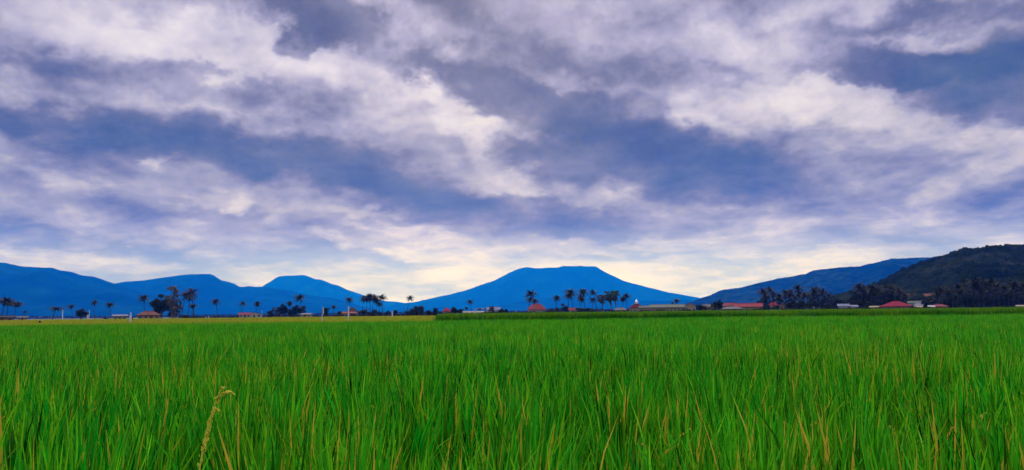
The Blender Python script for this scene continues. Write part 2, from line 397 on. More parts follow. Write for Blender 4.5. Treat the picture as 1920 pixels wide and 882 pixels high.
near_hill = hill('hills', [(1500, 576), (1545, 562), (1590, 550), (1625, 538), (1650, 530), (1665, 523), (1680, 515), (1700, 506), (1722, 496), (1740, 490.5), (1755, 486), (1768, 482), (1785, 477), (1797, 471), (1810, 468.5), (1840, 468), (1862, 464.5), (1880, 462.5), (1893, 459.5), (1900, 461.5), (1912, 459.5), (1920, 460), (2000, 452), (2200, 447), (2500, 470), (2900, 520)],
     1000, 420, FM_NEAR, 'nearest dark green wooded hill rising at the right edge', seed=52, na=760, nu=280, ridge=0.28, rscale=120, jag=0.03, bumps=3.2, bscale=7, pw=1.0)

from mathutils.bvhtree import BVHTree
_bvh = BVHTree.FromPolygons([v.co for v in near_hill.data.vertices], [tuple(p.vertices) for p in near_hill.data.polygons])
def slope_z(p):
    h = _bvh.ray_cast(Vector((p.x, p.y, 900)), Vector((0, 0, -1)))
    return max(0.0, h[0].z - 3.0) if h[0] is not None else 0.0

# ================================================================== RICE
def rice_mat(name, tip, body, base, dry, dryamt, patch=None, bright=1.0, tip0=0.6):
    m, t, b = new_mat(name)
    a = t.node('ShaderNodeAttribute', attribute_name='blade').outputs['Vector']
    sp = t.node('ShaderNodeSeparateXYZ'); t.l.new(a, sp.inputs[0])
    tt, r1, r2 = sp.outputs
    pos = t.node('ShaderNodeNewGeometry').outputs['Position']
    pn = t.noise(pos, 0.35, 4, 0.6); pn2 = t.noise(pos, 0.05, 3, 0.5)
    c = t.mix(t.maprange(tt, 0.0, 0.55, 0, 1), base, body)  # blades darken towards the ground: shade of the gaps put into leaf colour
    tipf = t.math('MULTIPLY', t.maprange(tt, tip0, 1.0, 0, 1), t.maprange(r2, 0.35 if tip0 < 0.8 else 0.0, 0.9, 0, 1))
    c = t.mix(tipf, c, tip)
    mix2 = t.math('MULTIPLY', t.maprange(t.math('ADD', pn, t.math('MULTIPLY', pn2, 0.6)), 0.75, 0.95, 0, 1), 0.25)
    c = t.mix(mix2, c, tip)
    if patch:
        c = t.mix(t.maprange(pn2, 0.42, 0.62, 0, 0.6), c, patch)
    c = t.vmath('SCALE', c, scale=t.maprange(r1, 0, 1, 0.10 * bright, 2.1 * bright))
    isdry = t.math('GREATER_THAN', t.math('ADD', r2, t.math('MULTIPLY', t.math('SUBTRACT', pn, 0.5), 0.25)), 1 - dryamt)
    c = t.mix(isdry, c, dry)
    t.l.new(c, b.inputs['Base Color']); b.inputs['Roughness'].default_value = 0.42
    b.inputs['Specular IOR Level'].default_value = 0.12
    tr = t.node('ShaderNodeBsdfTranslucent'); t.l.new(c, tr.inputs[0])
    mx = t.node('ShaderNodeMixShader'); mx.inputs[0].default_value = 0.22
    out = m.node_tree.nodes['Material Output']
    t.l.new(b.outputs[0], mx.inputs[1]); t.l.new(tr.outputs[0], mx.inputs[2]); t.l.new(mx.outputs[0], out.inputs[0])
    return m
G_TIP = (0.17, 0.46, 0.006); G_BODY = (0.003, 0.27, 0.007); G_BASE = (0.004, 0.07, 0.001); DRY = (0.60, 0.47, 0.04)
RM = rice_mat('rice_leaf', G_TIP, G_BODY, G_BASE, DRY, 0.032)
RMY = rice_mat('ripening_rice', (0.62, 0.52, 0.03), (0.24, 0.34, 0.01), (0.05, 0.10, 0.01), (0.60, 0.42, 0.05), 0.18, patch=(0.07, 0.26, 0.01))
RMT = rice_mat('tall_rice', (0.24, 0.46, 0.01), (0.005, 0.11, 0.003), (0.002, 0.03, 0.001), DRY, 0.0, tip0=0.86)  # shade of the front edge put into the dark leaf colour below pale tips
PROT = bpy.data.collections.new('rice_clumps')

def patch_mesh(name, size, nb, h, hv, width, segs, vfold, m, seed, hill_step=None, fan=0.22, droop=0.5, panicle=0, loc_lean=0.0):
    R = np.random.RandomState(seed)
    V = []; Fq = []; A = []
    centres = None
    if hill_step:
        g = np.arange(-size / 2 + hill_step / 2, size / 2, hill_step)
        centres = np.array([(x, y) for x in g for y in g]) + R.uniform(-hill_step * .22, hill_step * .22, (len(g) ** 2, 2))
        chh = R.uniform(-1, 1, len(centres)) * hv * 0.6; chr_ = R.rand(len(centres)); alive = [q for q in range(len(centres)) if R.rand() > 0.12] or [0]
    for i in range(nb):
        if centres is not None:
            k = alive[R.randint(len(alive))]; bx, by = centres[k] + R.normal(0, 0.03, 2); hh = h + chh[k]
        else:
            bx, by = R.uniform(-size * .55, size * .55, 2); hh = h
        hh = hh * (1 - abs(R.normal(0, 0.10))) + R.normal(0, hv * 0.3)
        if R.rand() < 0.25: hh *= R.uniform(0.6, 0.9)
        ang = R.uniform(0, 2 * math.pi)
        if centres is not None:
            off = np.array([bx, by]) - centres[k]
            ang = math.atan2(off[1], off[0]) + R.normal(0, 0.6)
        lean = abs(R.normal(0, fan)); 
        dx, dy = math.cos(ang), math.sin(ang)
        tw = R.uniform(0, math.pi); r1 = R.rand(); r2 = R.rand()
        if centres is not None: r1 = 0.68 * r1 + 0.32 * chr_[k]
        w = width * R.uniform(0.65, 1.25)
        bend = droop * max(0, R.normal(0.25, 0.4)) 
        if R.rand() < 0.03: bend = R.uniform(0.8, 1.5)
        seg = segs; L = hh * 1.03; p = np.array([bx, by, 0.0]); th = lean * 0.6
        b0 = len(V)
        for s in range(seg + 1):
            t = s / seg
            ww = w * (0.55 + 0.9 * min(1, t * 2.2) * 0.5) * (1 - max(0, (t - 0.45) / 0.55) ** 1.8)
            a = tw + t * 0.5
            sx, sy = math.cos(a), math.sin(a)
            if vfold and s < seg:
                V += [(p[0] - sx * ww / 2, p[1] - sy * ww / 2, p[2]), (p[0] + dx * ww * .22, p[1] + dy * ww * .22, p[2] - ww * 0.1), (p[0] + sx * ww / 2, p[1] + sy * ww / 2, p[2])]
                A += [(t, r1, r2)] * 3
            elif s < seg:
                V += [(p[0] - sx * ww / 2, p[1] - sy * ww / 2, p[2]), (p[0] + sx * ww / 2, p[1] + sy * ww / 2, p[2])]
                A += [(t, r1, r2)] * 2
            else:
                V.append(tuple(p)); A.append((1, r1, r2))
            th2 = lean * 0.6 + lean * 0.8 * t + bend * max(0, t - 0.45) ** 2 * 4
            p = p + np.array([dx * math.sin(th2), dy * math.sin(th2), math.cos(th2)]) * L / seg
        q = 3 if vfold else 2
        for s in range(seg - 1):
            for c in range(q - 1):
                Fq.append((b0 + s * q + c, b0 + s * q + c + 1, b0 + (s + 1) * q + c + 1, b0 + (s + 1) * q + c))
        s = seg - 1; tip = b0 + seg * q
        for c in range(q - 1): Fq.append((b0 + s * q + c, b0 + s * q + c + 1, tip))
    # ripening ears among the leaves
    for i in range(panicle):
        bx, by = R.uniform(-size * .5, size * .5, 2); ang = R.uniform(0, 2 * math.pi); dx, dy = math.cos(ang), math.sin(ang)
        p = np.array([bx, by, h * 0.62]); th = 0.1; r1 = R.rand()
        for s in range(26):
            th += 0.035; p = p + np.array([dx * math.sin(th), dy * math.sin(th), math.cos(th)]) * h * 0.014
            if s > 4:
                for k in range(2):
                    a = R.uniform(0, 6.28); o = np.array([math.cos(a), math.sin(a), -0.6]) * 0.0036
                    c0 = p + o; b0 = len(V)
                    V += [tuple(c0 + np.array([-.003, 0, .0])), tuple(c0 + np.array([.003, 0, 0])), tuple(c0 + np.array([0, .003, .009])), tuple(c0 + np.array([0.0, -.001, -.004]))]
                    A += [(1, 0.9, 1.6)] * 4
                    Fq += [(b0, b0 + 1, b0 + 2), (b0, b0 + 1, b0 + 3)]
    me = bpy.data.meshes.new(name); me.from_pydata(V, [], Fq); me.materials.append(m)
    at = me.attributes.new('blade', 'FLOAT_VECTOR', 'POINT'); at.data.foreach_set('vector', np.array(A, np.float32).ravel())
    me.update()
    return bpy.data.objects.new(name, me)

def scatter(name, label, cat, protos, pts, rots, scl, idx):
    c = bpy.data.collections.new(name + '_clumps')
    for p in protos: c.objects.link(p)
    me = bpy.data.meshes.new(name); me.from_pydata([tuple(p) for p in pts], [], [])
    a = me.attributes.new('rot', 'FLOAT_VECTOR', 'POINT'); a.data.foreach_set('vector', np.asarray(rots, np.float32).ravel())
    a = me.attributes.new('scl', 'FLOAT_VECTOR', 'POINT'); a.data.foreach_set('vector', np.asarray(scl, np.float32).ravel())
    a = me.attributes.new('pick', 'INT', 'POINT'); a.data.foreach_set('value', np.asarray(idx, np.int32))
    o = bpy.data.objects.new(name, me); COL.objects.link(o)
    ng = bpy.data.node_groups.new(name, 'GeometryNodeTree')
    ng.interface.new_socket('Geometry', in_out='INPUT', socket_type='NodeSocketGeometry')
    ng.interface.new_socket('Geometry', in_out='OUTPUT', socket_type='NodeSocketGeometry')
    N = ng.nodes; L = ng.links
    gi = N.new('NodeGroupInput'); go = N.new('NodeGroupOutput')
    ci = N.new('GeometryNodeCollectionInfo'); ci.inputs['Collection'].default_value = c
    ci.inputs['Separate Children'].default_value = True; ci.inputs['Reset Children'].default_value = True
    ip = N.new('GeometryNodeInstanceOnPoints'); ip.inputs['Pick Instance'].default_value = True
    def attr(n, ty):
        q = N.new('GeometryNodeInputNamedAttribute'); q.data_type = ty; q.inputs['Name'].default_value = n; return q.outputs[0]
    L.new(gi.outputs[0], ip.inputs['Points']); L.new(ci.outputs[0], ip.inputs['Instance'])
    L.new(attr('pick', 'INT'), ip.inputs['Instance Index'])
    er = N.new('FunctionNodeEulerToRotation'); L.new(attr('rot', 'FLOAT_VECTOR'), er.inputs[0]); L.new(er.outputs[0], ip.inputs['Rotation'])
    L.new(attr('scl', 'FLOAT_VECTOR'), ip.inputs['Scale'])
    L.new(ip.outputs[0], go.inputs[0])
    md = o.modifiers.new('growth', 'NODES'); md.node_group = ng
    tag(o, label, cat, kind='stuff')
    return o

def field(y0, y1, step, side, test=None):
    P = []
    y = y0
    while y < y1:
        half = abs(y) * 0.80 + side
        n = int(2 * half / step)
        for i in range(n):
            x = -half + (i + 0.5) * step + NR.uniform(-.3, .3) * step
            yy = y + NR.uniform(-.3, .3) * step
            if test is None or test(x, yy): P.append((x, yy, 0.0))
        y += step
    return P
def dress(P, nproto, hbase=1.0, hv=0.13, sw=0.1, tilt=0.06):
    P = np.array(P); n = len(P)
    hn = fbm(P[:, 0] / 1.6, P[:, 1] / 1.6, 77, 4, 0.6) * hv + fbm(P[:, 0] / 14, P[:, 1] / 14, 99, 3, 0.5) * hv * 0.7
    s = 1 + NR.uniform(-sw, sw, n)
    scl = np.stack([s, s, hbase + hn], -1)
    rot = np.stack([NR.normal(0, tilt, n), NR.normal(0, tilt, n), NR.uniform(0, 6.28, n)], -1)
    return P, rot, scl, NR.randint(0, nproto, n)

NEAR_END = 58
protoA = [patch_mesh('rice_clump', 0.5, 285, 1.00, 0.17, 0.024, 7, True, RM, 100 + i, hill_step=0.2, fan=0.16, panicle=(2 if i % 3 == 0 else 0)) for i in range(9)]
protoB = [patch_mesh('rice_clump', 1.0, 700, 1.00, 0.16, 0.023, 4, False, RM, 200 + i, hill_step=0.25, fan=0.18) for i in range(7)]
def ok_near(x, y): return x * x + y * y > 0.9 ** 2
PA = field(-3, 10, 0.5, 6, ok_near); 
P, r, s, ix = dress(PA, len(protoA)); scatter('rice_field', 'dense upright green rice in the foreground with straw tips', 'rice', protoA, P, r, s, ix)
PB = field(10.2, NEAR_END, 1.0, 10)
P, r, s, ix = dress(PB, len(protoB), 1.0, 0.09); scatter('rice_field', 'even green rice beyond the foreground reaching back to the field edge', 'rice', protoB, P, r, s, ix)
def edge_x(y): return (-0.1 + 0.0) * y      # bearing of the corner where the tall crop starts
A820 = math.tan(bearing(820))
protoC = [patch_mesh('rice_clump', 1.6, 420, 1.0, 0.12, 0.034, 2, False, RMY, 300 + i, fan=0.2) for i in range(5)]
PC = field(NEAR_END + 1.0, 262, 1.6, 25, lambda x, y: x < (60 * A820) + (y - 60) * (A820) - 0.8)
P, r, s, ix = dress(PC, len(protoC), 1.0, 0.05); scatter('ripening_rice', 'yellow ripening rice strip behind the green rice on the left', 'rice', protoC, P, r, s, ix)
protoD = [patch_mesh('rice_clump', 1.5, 620, 1.0, 0.14, 0.03, 3, False, RMT, 400 + i, fan=0.2) for i in range(5)]
def tall_edge(x): return 61 + 1.2 * math.sin(x * 0.23) + 0.7 * math.sin(x * 0.9)
PD = [p for p in field(NEAR_END + 1, 250, 1.4, 25, lambda x, y: x > 60 * A820 + (y - 60) * A820 + 0.8) if p[1] > tall_edge(p[0])]
P, r, s, ix = dress(PD, len(protoD), 1.44, 0.07)
s[:, 2] *= np.clip(1.0 - 0.0 * P[:, 1], 0.9, 1)
scatter('tall_rice', 'taller green crop with front edge shade painted into its leaves on the right', 'rice', protoD, P, r, s, ix)

# ================================================================== single ripe stalk
def rice_stalk(px, D, ytop, label, lean=1, n=64, ln=0.24):
    loc = spot(px, D); root = empty('rice_stalk', loc)
    tag(root, label, 'rice stalk')
    zt = zat(px, ytop, D)
    pts = []; zb = zt - ln * 0.95
    for k in range(6): pts.append((-0.06 * lean + 0.01 * k * lean, 0, zb * k / 5))
    st = MB(); st.tube(pts, [0.004] * 5 + [0.003], 5)
    st.build('stem', MS_STEM, root)
    pm = MB(); path = []
    for k in range(12):
        t = k / 11; path.append(Vector(((-0.01 + 0.055 * t ** 1.5) * lean, 0.01 * math.sin(3 * t), zb + ln * (1 - (1 - t) ** 1.25) * 0.98 - 0.004 * t ** 6)))
    pm.tube(path, [0.0022] * 12, 4)
    R = random.Random(px)
    def grain(c, d, s=0.0040):
        d = Vector(d).normalized(); u = d.cross(Vector((0.3, 1, 0.2))).normalized(); w = d.cross(u)
        r = s * 0.42; vs = [c - d * s]; 
        for q in (-.35, .35):
            for k in range(5):
                a = 2 * math.pi * k / 5; vs.append(c + d * s * q + (u * math.cos(a) + w * math.sin(a)) * r)
        vs.append(c + d * s)
        fs = [(0, 1 + (k + 1) % 5, 1 + k) for k in range(5)] + [(1 + k, 1 + (k + 1) % 5, 6 + (k + 1) % 5, 6 + k) for k in range(5)] + [(11, 6 + k, 6 + (k + 1) % 5) for k in range(5)]
        pm.add(vs, fs)
    for i in range(int(n * 1.5)):
        t = R.uniform(0.02, 1.0) * 11; k = min(10, int(t)); p = path[k].lerp(path[k + 1], t - k); d = path[k + 1] - path[k]
        o = Vector((R.uniform(-1, 1), R.uniform(-1, 1), R.uniform(-1.2, .3))) * 0.006
        grain(p + o, d.normalized() + Vector((R.uniform(-.4, .4), R.uniform(-.4, .4), R.uniform(-.2, .3))))
    # side branches arching over at the tip
    for (k0, dx, up) in ((8, 0.045, 0.032), (9, 0.036, 0.014), (6, 0.02, 0.03)):
        b = path[k0]; br = [b + Vector((dx * q * lean, 0.004 * q, up * math.sin(q * 2.2))) for q in (0, .25, .5, .75, 1)]
        pm.tube(br, 0.0012, 3)
        for i in range(26):
            t = R.uniform(0.1, 1) * 4; k = min(3, int(t)); p = br[k].lerp(br[k + 1], t - k)
            grain(p + Vector((R.uniform(-1, 1), R.uniform(-1, 1), R.uniform(-1, .4))) * 0.004, br[k + 1] - br[k])
    pm.build('panicle', MS_EAR, root)
    lf = MB(); vs = []; fs = []
    for k in range(8):
        t = k / 7; w = 0.006 * (1 - t ** 2) + 0.0008
        c = Vector((-0.03 * lean - 0.05 * t * lean, 0.01, zb * 0.6 + 0.36 * t)); vs += [c + Vector((-w, 0, 0)), c + Vector((w, 0.002, 0))]
        if k: fs.append((2 * k - 2, 2 * k - 1, 2 * k + 1, 2 * k))
    lf.add(vs, fs); lf.build('leaf', MS_LEAF, root)
MS_STEM = mat('straw_stem', (0.30, 0.36, 0.05), 0.6, 0.2, 40)
MS_EAR = mat('ripe_grain', (0.62, 0.58, 0.05), 0.55, 0.45, 160)
MS_LEAF = mat('stalk_leaf', (0.20, 0.34, 0.03), 0.5, 0.3, 30)
rice_stalk(388, 2.05, 729, 'golden ripe rice ear arching right above the near green leaves')

# ================================================================== TREES
def leaf_mat(name, c1, c2, tr=0.2):
    m, t, b = new_mat(name)
    pos = t.node('ShaderNodeNewGeometry').outputs['Position']
    n = t.noise(pos, 0.9, 4, 0.6)
    oi = t.node('ShaderNodeObjectInfo').outputs['Random']
    c = t.ramp(t.math('MULTIPLY_ADD', oi, 0.25, t.math('MULTIPLY', n, 0.9)), [(0.35, c1), (0.75, c2)])
    t.l.new(c, b.inputs['Base Color']); b.inputs['Roughness'].default_value = 0.6
    b.inputs['Specular IOR Level'].default_value = 0.15
    trn = t.node('ShaderNodeBsdfTranslucent'); t.l.new(c, trn.inputs[0])
    mx = t.node('ShaderNodeMixShader'); mx.inputs[0].default_value = tr
    t.l.new(b.outputs[0], mx.inputs[1]); t.l.new(trn.outputs[0], mx.inputs[2])
    t.l.new(mx.outputs[0], m.node_tree.nodes['Material Output'].inputs[0])
    return m
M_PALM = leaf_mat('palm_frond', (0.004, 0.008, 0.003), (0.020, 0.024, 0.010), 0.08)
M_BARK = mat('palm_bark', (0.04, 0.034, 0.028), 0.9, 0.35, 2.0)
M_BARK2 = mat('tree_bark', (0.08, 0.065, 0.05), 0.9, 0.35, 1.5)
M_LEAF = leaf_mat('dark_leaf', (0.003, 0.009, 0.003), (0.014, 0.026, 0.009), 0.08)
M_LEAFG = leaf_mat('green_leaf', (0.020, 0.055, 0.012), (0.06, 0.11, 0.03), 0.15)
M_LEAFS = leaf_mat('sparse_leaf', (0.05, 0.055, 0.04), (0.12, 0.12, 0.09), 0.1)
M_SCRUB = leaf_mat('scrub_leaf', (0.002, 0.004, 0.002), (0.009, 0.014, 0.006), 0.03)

def palm_parts(seed, H=20.0, nf=20, fl=3.7, spread=1.0):
    R = random.Random(seed)
    tr = MB(); lx, ly = R.uniform(-2.2, 2.2), R.uniform(-2, 2)
    Ht = H - 3.7; pts = []; rad = []
    for k in range(11):
        t = k / 10; pts.append((lx * t * t, ly * t * t, Ht * t)); rad.append(0.25 * (1 - 0.45 * t) + (0.16 if k == 0 else 0))
    tr.tube(pts, rad, 7)
    top = Vector((lx, ly, Ht)); cr = MB()
    for i in range(nf):
        a = 2 * math.pi * i * 0.618 + R.uniform(-.2, .2); g = i / nf
        el = math.radians(86 - 125 * g + R.uniform(-9, 9)); L = 1.28 * fl * R.uniform(0.85, 1.1) * (0.85 + 0.2 * math.sin(g * 3.1))
        p = top.copy(); path = [p.copy()]; e = el; n = 9
        for s in range(n):
            e -= math.radians(R.uniform(4, 8) * (0.5 + 1.4 * s / n)) * (1.0 if e > -1.3 else 0.1)
            p = p + Vector((math.cos(a) * math.cos(e) * spread, math.sin(a) * math.cos(e) * spread, math.sin(e))) * L / n
            path.append(p.copy())
        cr.tube(path, [0.05 * (1 - 0.8 * k / n) for k in range(n + 1)], 3, cap=False)
        side = Vector((-math.sin(a), math.cos(a), 0))
        for s in range(1, n * 2):
            t = s / 2; k = min(n - 1, int(t)); c = path[k].lerp(path[k + 1], t - k); d = (path[k + 1] - path[k]).normalized()
            ll = L * 0.23 * math.sin(math.pi * min(1, 0.12 + 0.88 * (s / (2 * n)) ** 0.8)) + 0.15
            for sg in (-1, 1):
                q = (side * sg * 0.8 + d * 0.55 + Vector((0, 0, -0.55 + R.uniform(-.25, .2)))).normalized() * ll
                w = d * 0.17
                cr.add([c - w, c + w, c + q + w * 0.2], [(0, 1, 2)])
    for i in range(6):
        a = R.uniform(0, 6.28); c = top + Vector((math.cos(a) * .35, math.sin(a) * .35, -0.35 + R.uniform(-.2, .1)))
        cr.box(c, (0.26, 0.26, 0.32), a)
    return tr, cr
PALMS = []
for i, (nf, fl, sp) in enumerate(((26, 3.9, 1.0), (24, 4.4, 0.95), (30, 3.8, 0.95), (22, 4.2, 1.0), (28, 4.3, 1.0), (18, 3.8, 0.9))):
    tr, cr = palm_parts(i + 3, nf=nf, fl=fl, spread=sp)
    PALMS.append((tr.build('trunk', M_BARK, link=False, smooth=True), cr.build('crown', M_PALM, link=False)))
def palm(px, ytop, D, label, group, var=None, fat=1.0):
    p = spot(px, D); H = zat(px, ytop, D); s = H / 20.0
    v = rnd.randrange(len(PALMS)) if var is None else var
    root = empty('coconut_palm', p, rnd.uniform(0, 6.28), (s * fat * 1.25, s * fat * 1.25, s)); tag(root, label, 'palm tree', group)
    for part in PALMS[v]:
        c = part.copy(); COL.objects.link(c); c.parent = root
    return root

def tree_parts(seed, kind):
    R = np.random.RandomState(seed); rr = random.Random(seed)
    tr = MB(); cr = MB()
    lobes = []
    if kind == 'bush':        # wide, foliage to the ground, unit height 1
        for i in range(22):
            a = rr.uniform(0, 6.28); r = rr.uniform(0, 0.55); z = rr.uniform(0.12, 0.78)
            lobes.append((math.cos(a) * r, math.sin(a) * r, z, rr.uniform(0.14, 0.26)))
        tr.tube([(0, 0, 0), (0.02, 0, 0.3), (0.0, 0.02, 0.6)], [0.05, 0.035, 0.02], 6); nl = 3400; ls = 0.035
    elif kind == 'round':
        for i in range(26):
            a = rr.uniform(0, 6.28); b = math.asin(rr.uniform(-.8, 1)); r = rr.uniform(0.12, 0.30)
            lobes.append((math.cos(a) * math.cos(b) * r * 1.15, math.sin(a) * math.cos(b) * r * 1.15, 0.60 + math.sin(b) * r, rr.uniform(0.10, 0.17)))
        tr.tube([(0, 0, 0), (0.01, 0, 0.3), (0, 0, 0.6)], [0.045, 0.035, 0.02], 7); nl = 4200; ls = 0.028
    elif kind == 'tall':
        for i in range(30):
            z = rr.uniform(0.22, 0.93); a = rr.uniform(0, 6.28); r = 0.17 * math.sin(math.pi * (z - 0.08)) + 0.04
            lobes.append((math.cos(a) * r, math.sin(a) * r, z, rr.uniform(0.06, 0.11)))
        tr.tube([(0, 0, 0), (0.01, 0, 0.4), (0, 0, 0.85)], [0.028, 0.02, 0.008], 7); nl = 3600; ls = 0.02
    elif kind == 'sparse':
        for i in range(34):
            z = rr.uniform(0.30, 0.96); a = rr.uniform(0, 6.28); r = rr.uniform(0.05, 0.24)
            lobes.append((math.cos(a) * r, math.sin(a) * r, z, rr.uniform(0.045, 0.085)))
        tr.tube([(0, 0, 0), (0.01, 0, 0.5), (0, 0, 0.9)], [0.026, 0.02, 0.006], 7)
        tr.tube([(0.06, 0, 0), (0.07, 0, 0.3), (0.12, 0.02, 0.8)], [0.02, 0.015, 0.006], 6)
        tr.tube([(-0.05, 0.03, 0), (-0.06, 0, 0.35), (-0.12, 0.02, 0.75)], [0.02, 0.015, 0.006], 6); nl = 2600; ls = 0.020
    else:                     # 'flat': tiered umbrella crown
        for tier, (z, r) in enumerate(((0.90, 0.30), (0.82, 0.38), (0.70, 0.27), (0.60, 0.15))):
            for i in range(11):
                a = rr.uniform(0, 6.28); q = r * math.sqrt(rr.random())
                lobes.append((math.cos(a) * q, math.sin(a) * q, z + rr.uniform(-.05, .05), rr.uniform(0.06, 0.12)))
        tr.tube([(0, 0, 0), (0.01, 0, 0.45), (0, 0, 0.9)], [0.03, 0.022, 0.01], 7); nl = 3200; ls = 0.022
    for (x, y, z, r) in lobes[::2]:
        tr.tube([(0, 0, max(0.1, z - r * 2.2)), (x * .5, y * .5, z - r), (x, y, z)], [0.012, 0.008, 0.003], 4, cap=False)
    flat = 0.45 if kind == 'flat' else 0.8
    for i in range(nl):
        x, y, z, r = lobes[R.randint(len(lobes))]
        d = R.normal(0, 1, 3); d /= np.linalg.norm(d); q = r * R.uniform(0.35, 1.08)
        c = np.array([x, y, z]) + d * q * np.array([1, 1, flat])
        if c[2] < 0.01: c[2] = 0.01
        u = R.normal(0, 1, 3); u /= np.linalg.norm(u); w = np.cross(u, d); nw = np.linalg.norm(w); w = w / (nw if nw > 1e-4 else 1)
        s = ls * R.uniform(0.5, 1.25)
        cr.add([c - u * s, c + w * s * .6, c + u * s, c - w * s * .6], [(0, 1, 2, 3)])
    return tr, cr
TREES = {}
for kind, mats in (('bush', M_LEAF), ('round', M_LEAF), ('tall', M_LEAF), ('sparse', M_LEAFS), ('flat', M_LEAFG)):
    for j in range(3 if kind in ('bush', 'round', 'tall') else 1):
        tr, cr = tree_parts(hash(kind) % 97 if False else {'bush': 10, 'round': 20, 'tall': 30, 'sparse': 40, 'flat': 50}[kind] + j, kind)
        TREES.setdefault(kind, []).append((tr.build('trunk', M_BARK2, link=False, smooth=True), cr.build('crown', mats, link=False)))
def tree(px, ytop, wpx, D, kind, label, group=None, name=None, mt=None):
    p = spot(px, D); H = zat(px, ytop, D)
    unit = {'bush': 1.5, 'round': 0.88, 'tall': 0.46, 'sparse': 0.58, 'flat': 0.85}[kind]
    W = 1.15 * wpx / F * D / unit
    root = empty(name or {'bush': 'bush', 'round': 'tree', 'tall': 'tree', 'sparse': 'tree', 'flat': 'umbrella_tree'}[kind], p, rnd.uniform(0, 6.28), (W, W, H))
    tag(root, label, 'bush' if kind == 'bush' else 'tree', group)
    v = TREES[kind][rnd.randrange(len(TREES[kind]))]
    for part in v:
        c = part.copy(); COL.objects.link(c); c.parent = root
        if mt and part.name.startswith('crown'):
            c.material_slots[0].link = 'OBJECT'; c.material_slots[0].material = mt
    return root
ORD = ['first', 'second', 'third', 'fourth', 'fifth', 'sixth', 'seventh', 'eighth', 'ninth', 'tenth', 'eleventh', 'twelfth', 'thirteenth', 'fourteenth', 'fifteenth', 'sixteenth', 'seventeenth', 'eighteenth', 'nineteenth', 'twentieth']
def palm_row(items, phrase, group, D, jit=30):
    for i, (px, yt) in enumerate(sorted(items)):
        palm(px, yt, D + rnd.uniform(-jit, jit), '%s coconut palm from the left %s' % (ORD[i], phrase), group)

# --- lone palms, one by one
LP = 'scattered coconut palms along the far edge of the fields'
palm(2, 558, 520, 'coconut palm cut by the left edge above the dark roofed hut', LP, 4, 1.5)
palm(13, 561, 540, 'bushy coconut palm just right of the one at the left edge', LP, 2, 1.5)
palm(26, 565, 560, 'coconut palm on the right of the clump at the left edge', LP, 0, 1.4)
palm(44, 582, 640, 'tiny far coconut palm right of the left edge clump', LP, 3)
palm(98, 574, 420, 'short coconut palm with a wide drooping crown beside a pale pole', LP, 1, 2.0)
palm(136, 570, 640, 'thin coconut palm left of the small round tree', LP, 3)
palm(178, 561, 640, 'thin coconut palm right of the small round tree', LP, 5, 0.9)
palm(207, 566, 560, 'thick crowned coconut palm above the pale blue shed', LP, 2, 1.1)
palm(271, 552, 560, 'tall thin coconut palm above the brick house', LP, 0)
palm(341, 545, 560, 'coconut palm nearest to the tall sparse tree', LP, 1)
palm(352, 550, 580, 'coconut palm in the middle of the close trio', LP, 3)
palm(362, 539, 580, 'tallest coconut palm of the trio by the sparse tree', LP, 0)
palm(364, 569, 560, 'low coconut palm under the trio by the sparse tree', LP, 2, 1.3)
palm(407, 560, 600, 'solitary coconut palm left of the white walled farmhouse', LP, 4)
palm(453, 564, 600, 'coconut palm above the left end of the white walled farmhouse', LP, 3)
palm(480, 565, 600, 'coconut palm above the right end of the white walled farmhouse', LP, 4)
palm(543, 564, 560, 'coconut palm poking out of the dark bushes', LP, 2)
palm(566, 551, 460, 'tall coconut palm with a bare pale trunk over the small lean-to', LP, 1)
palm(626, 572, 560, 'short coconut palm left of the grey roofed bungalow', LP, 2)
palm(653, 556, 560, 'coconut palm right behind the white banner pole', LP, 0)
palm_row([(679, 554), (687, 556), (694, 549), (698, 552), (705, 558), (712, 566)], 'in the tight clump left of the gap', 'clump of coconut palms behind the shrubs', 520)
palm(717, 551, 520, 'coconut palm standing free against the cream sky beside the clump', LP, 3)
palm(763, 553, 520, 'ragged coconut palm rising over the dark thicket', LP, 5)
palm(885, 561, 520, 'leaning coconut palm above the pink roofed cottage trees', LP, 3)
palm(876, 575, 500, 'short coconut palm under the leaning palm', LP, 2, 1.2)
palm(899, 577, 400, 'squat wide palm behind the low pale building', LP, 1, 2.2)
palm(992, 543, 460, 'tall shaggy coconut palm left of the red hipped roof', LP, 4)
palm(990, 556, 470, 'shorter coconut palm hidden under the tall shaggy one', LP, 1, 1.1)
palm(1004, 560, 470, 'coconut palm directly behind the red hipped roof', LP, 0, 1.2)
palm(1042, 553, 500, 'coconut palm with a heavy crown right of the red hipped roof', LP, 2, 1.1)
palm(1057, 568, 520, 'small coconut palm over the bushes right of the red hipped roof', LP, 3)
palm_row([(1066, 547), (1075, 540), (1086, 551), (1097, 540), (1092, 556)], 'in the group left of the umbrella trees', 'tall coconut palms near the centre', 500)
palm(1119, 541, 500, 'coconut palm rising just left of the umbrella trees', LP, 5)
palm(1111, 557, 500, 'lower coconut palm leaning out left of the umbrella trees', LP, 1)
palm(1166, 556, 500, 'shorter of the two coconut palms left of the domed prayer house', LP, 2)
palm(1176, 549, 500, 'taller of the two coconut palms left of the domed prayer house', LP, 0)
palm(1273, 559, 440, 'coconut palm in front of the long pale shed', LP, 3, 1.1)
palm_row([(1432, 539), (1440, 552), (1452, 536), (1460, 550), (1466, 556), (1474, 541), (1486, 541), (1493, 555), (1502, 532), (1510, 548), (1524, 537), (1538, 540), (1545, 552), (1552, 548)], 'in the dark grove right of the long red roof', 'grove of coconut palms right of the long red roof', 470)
palm_row([(1608, 530), (1617, 534), (1625, 540), (1633, 532), (1642, 541), (1652, 536), (1661, 530), (1670, 531), (1680, 533), (1688, 540), (1695, 549)], 'in the grove behind the crimson roof', 'grove of coconut palms behind the crimson roof', 460)
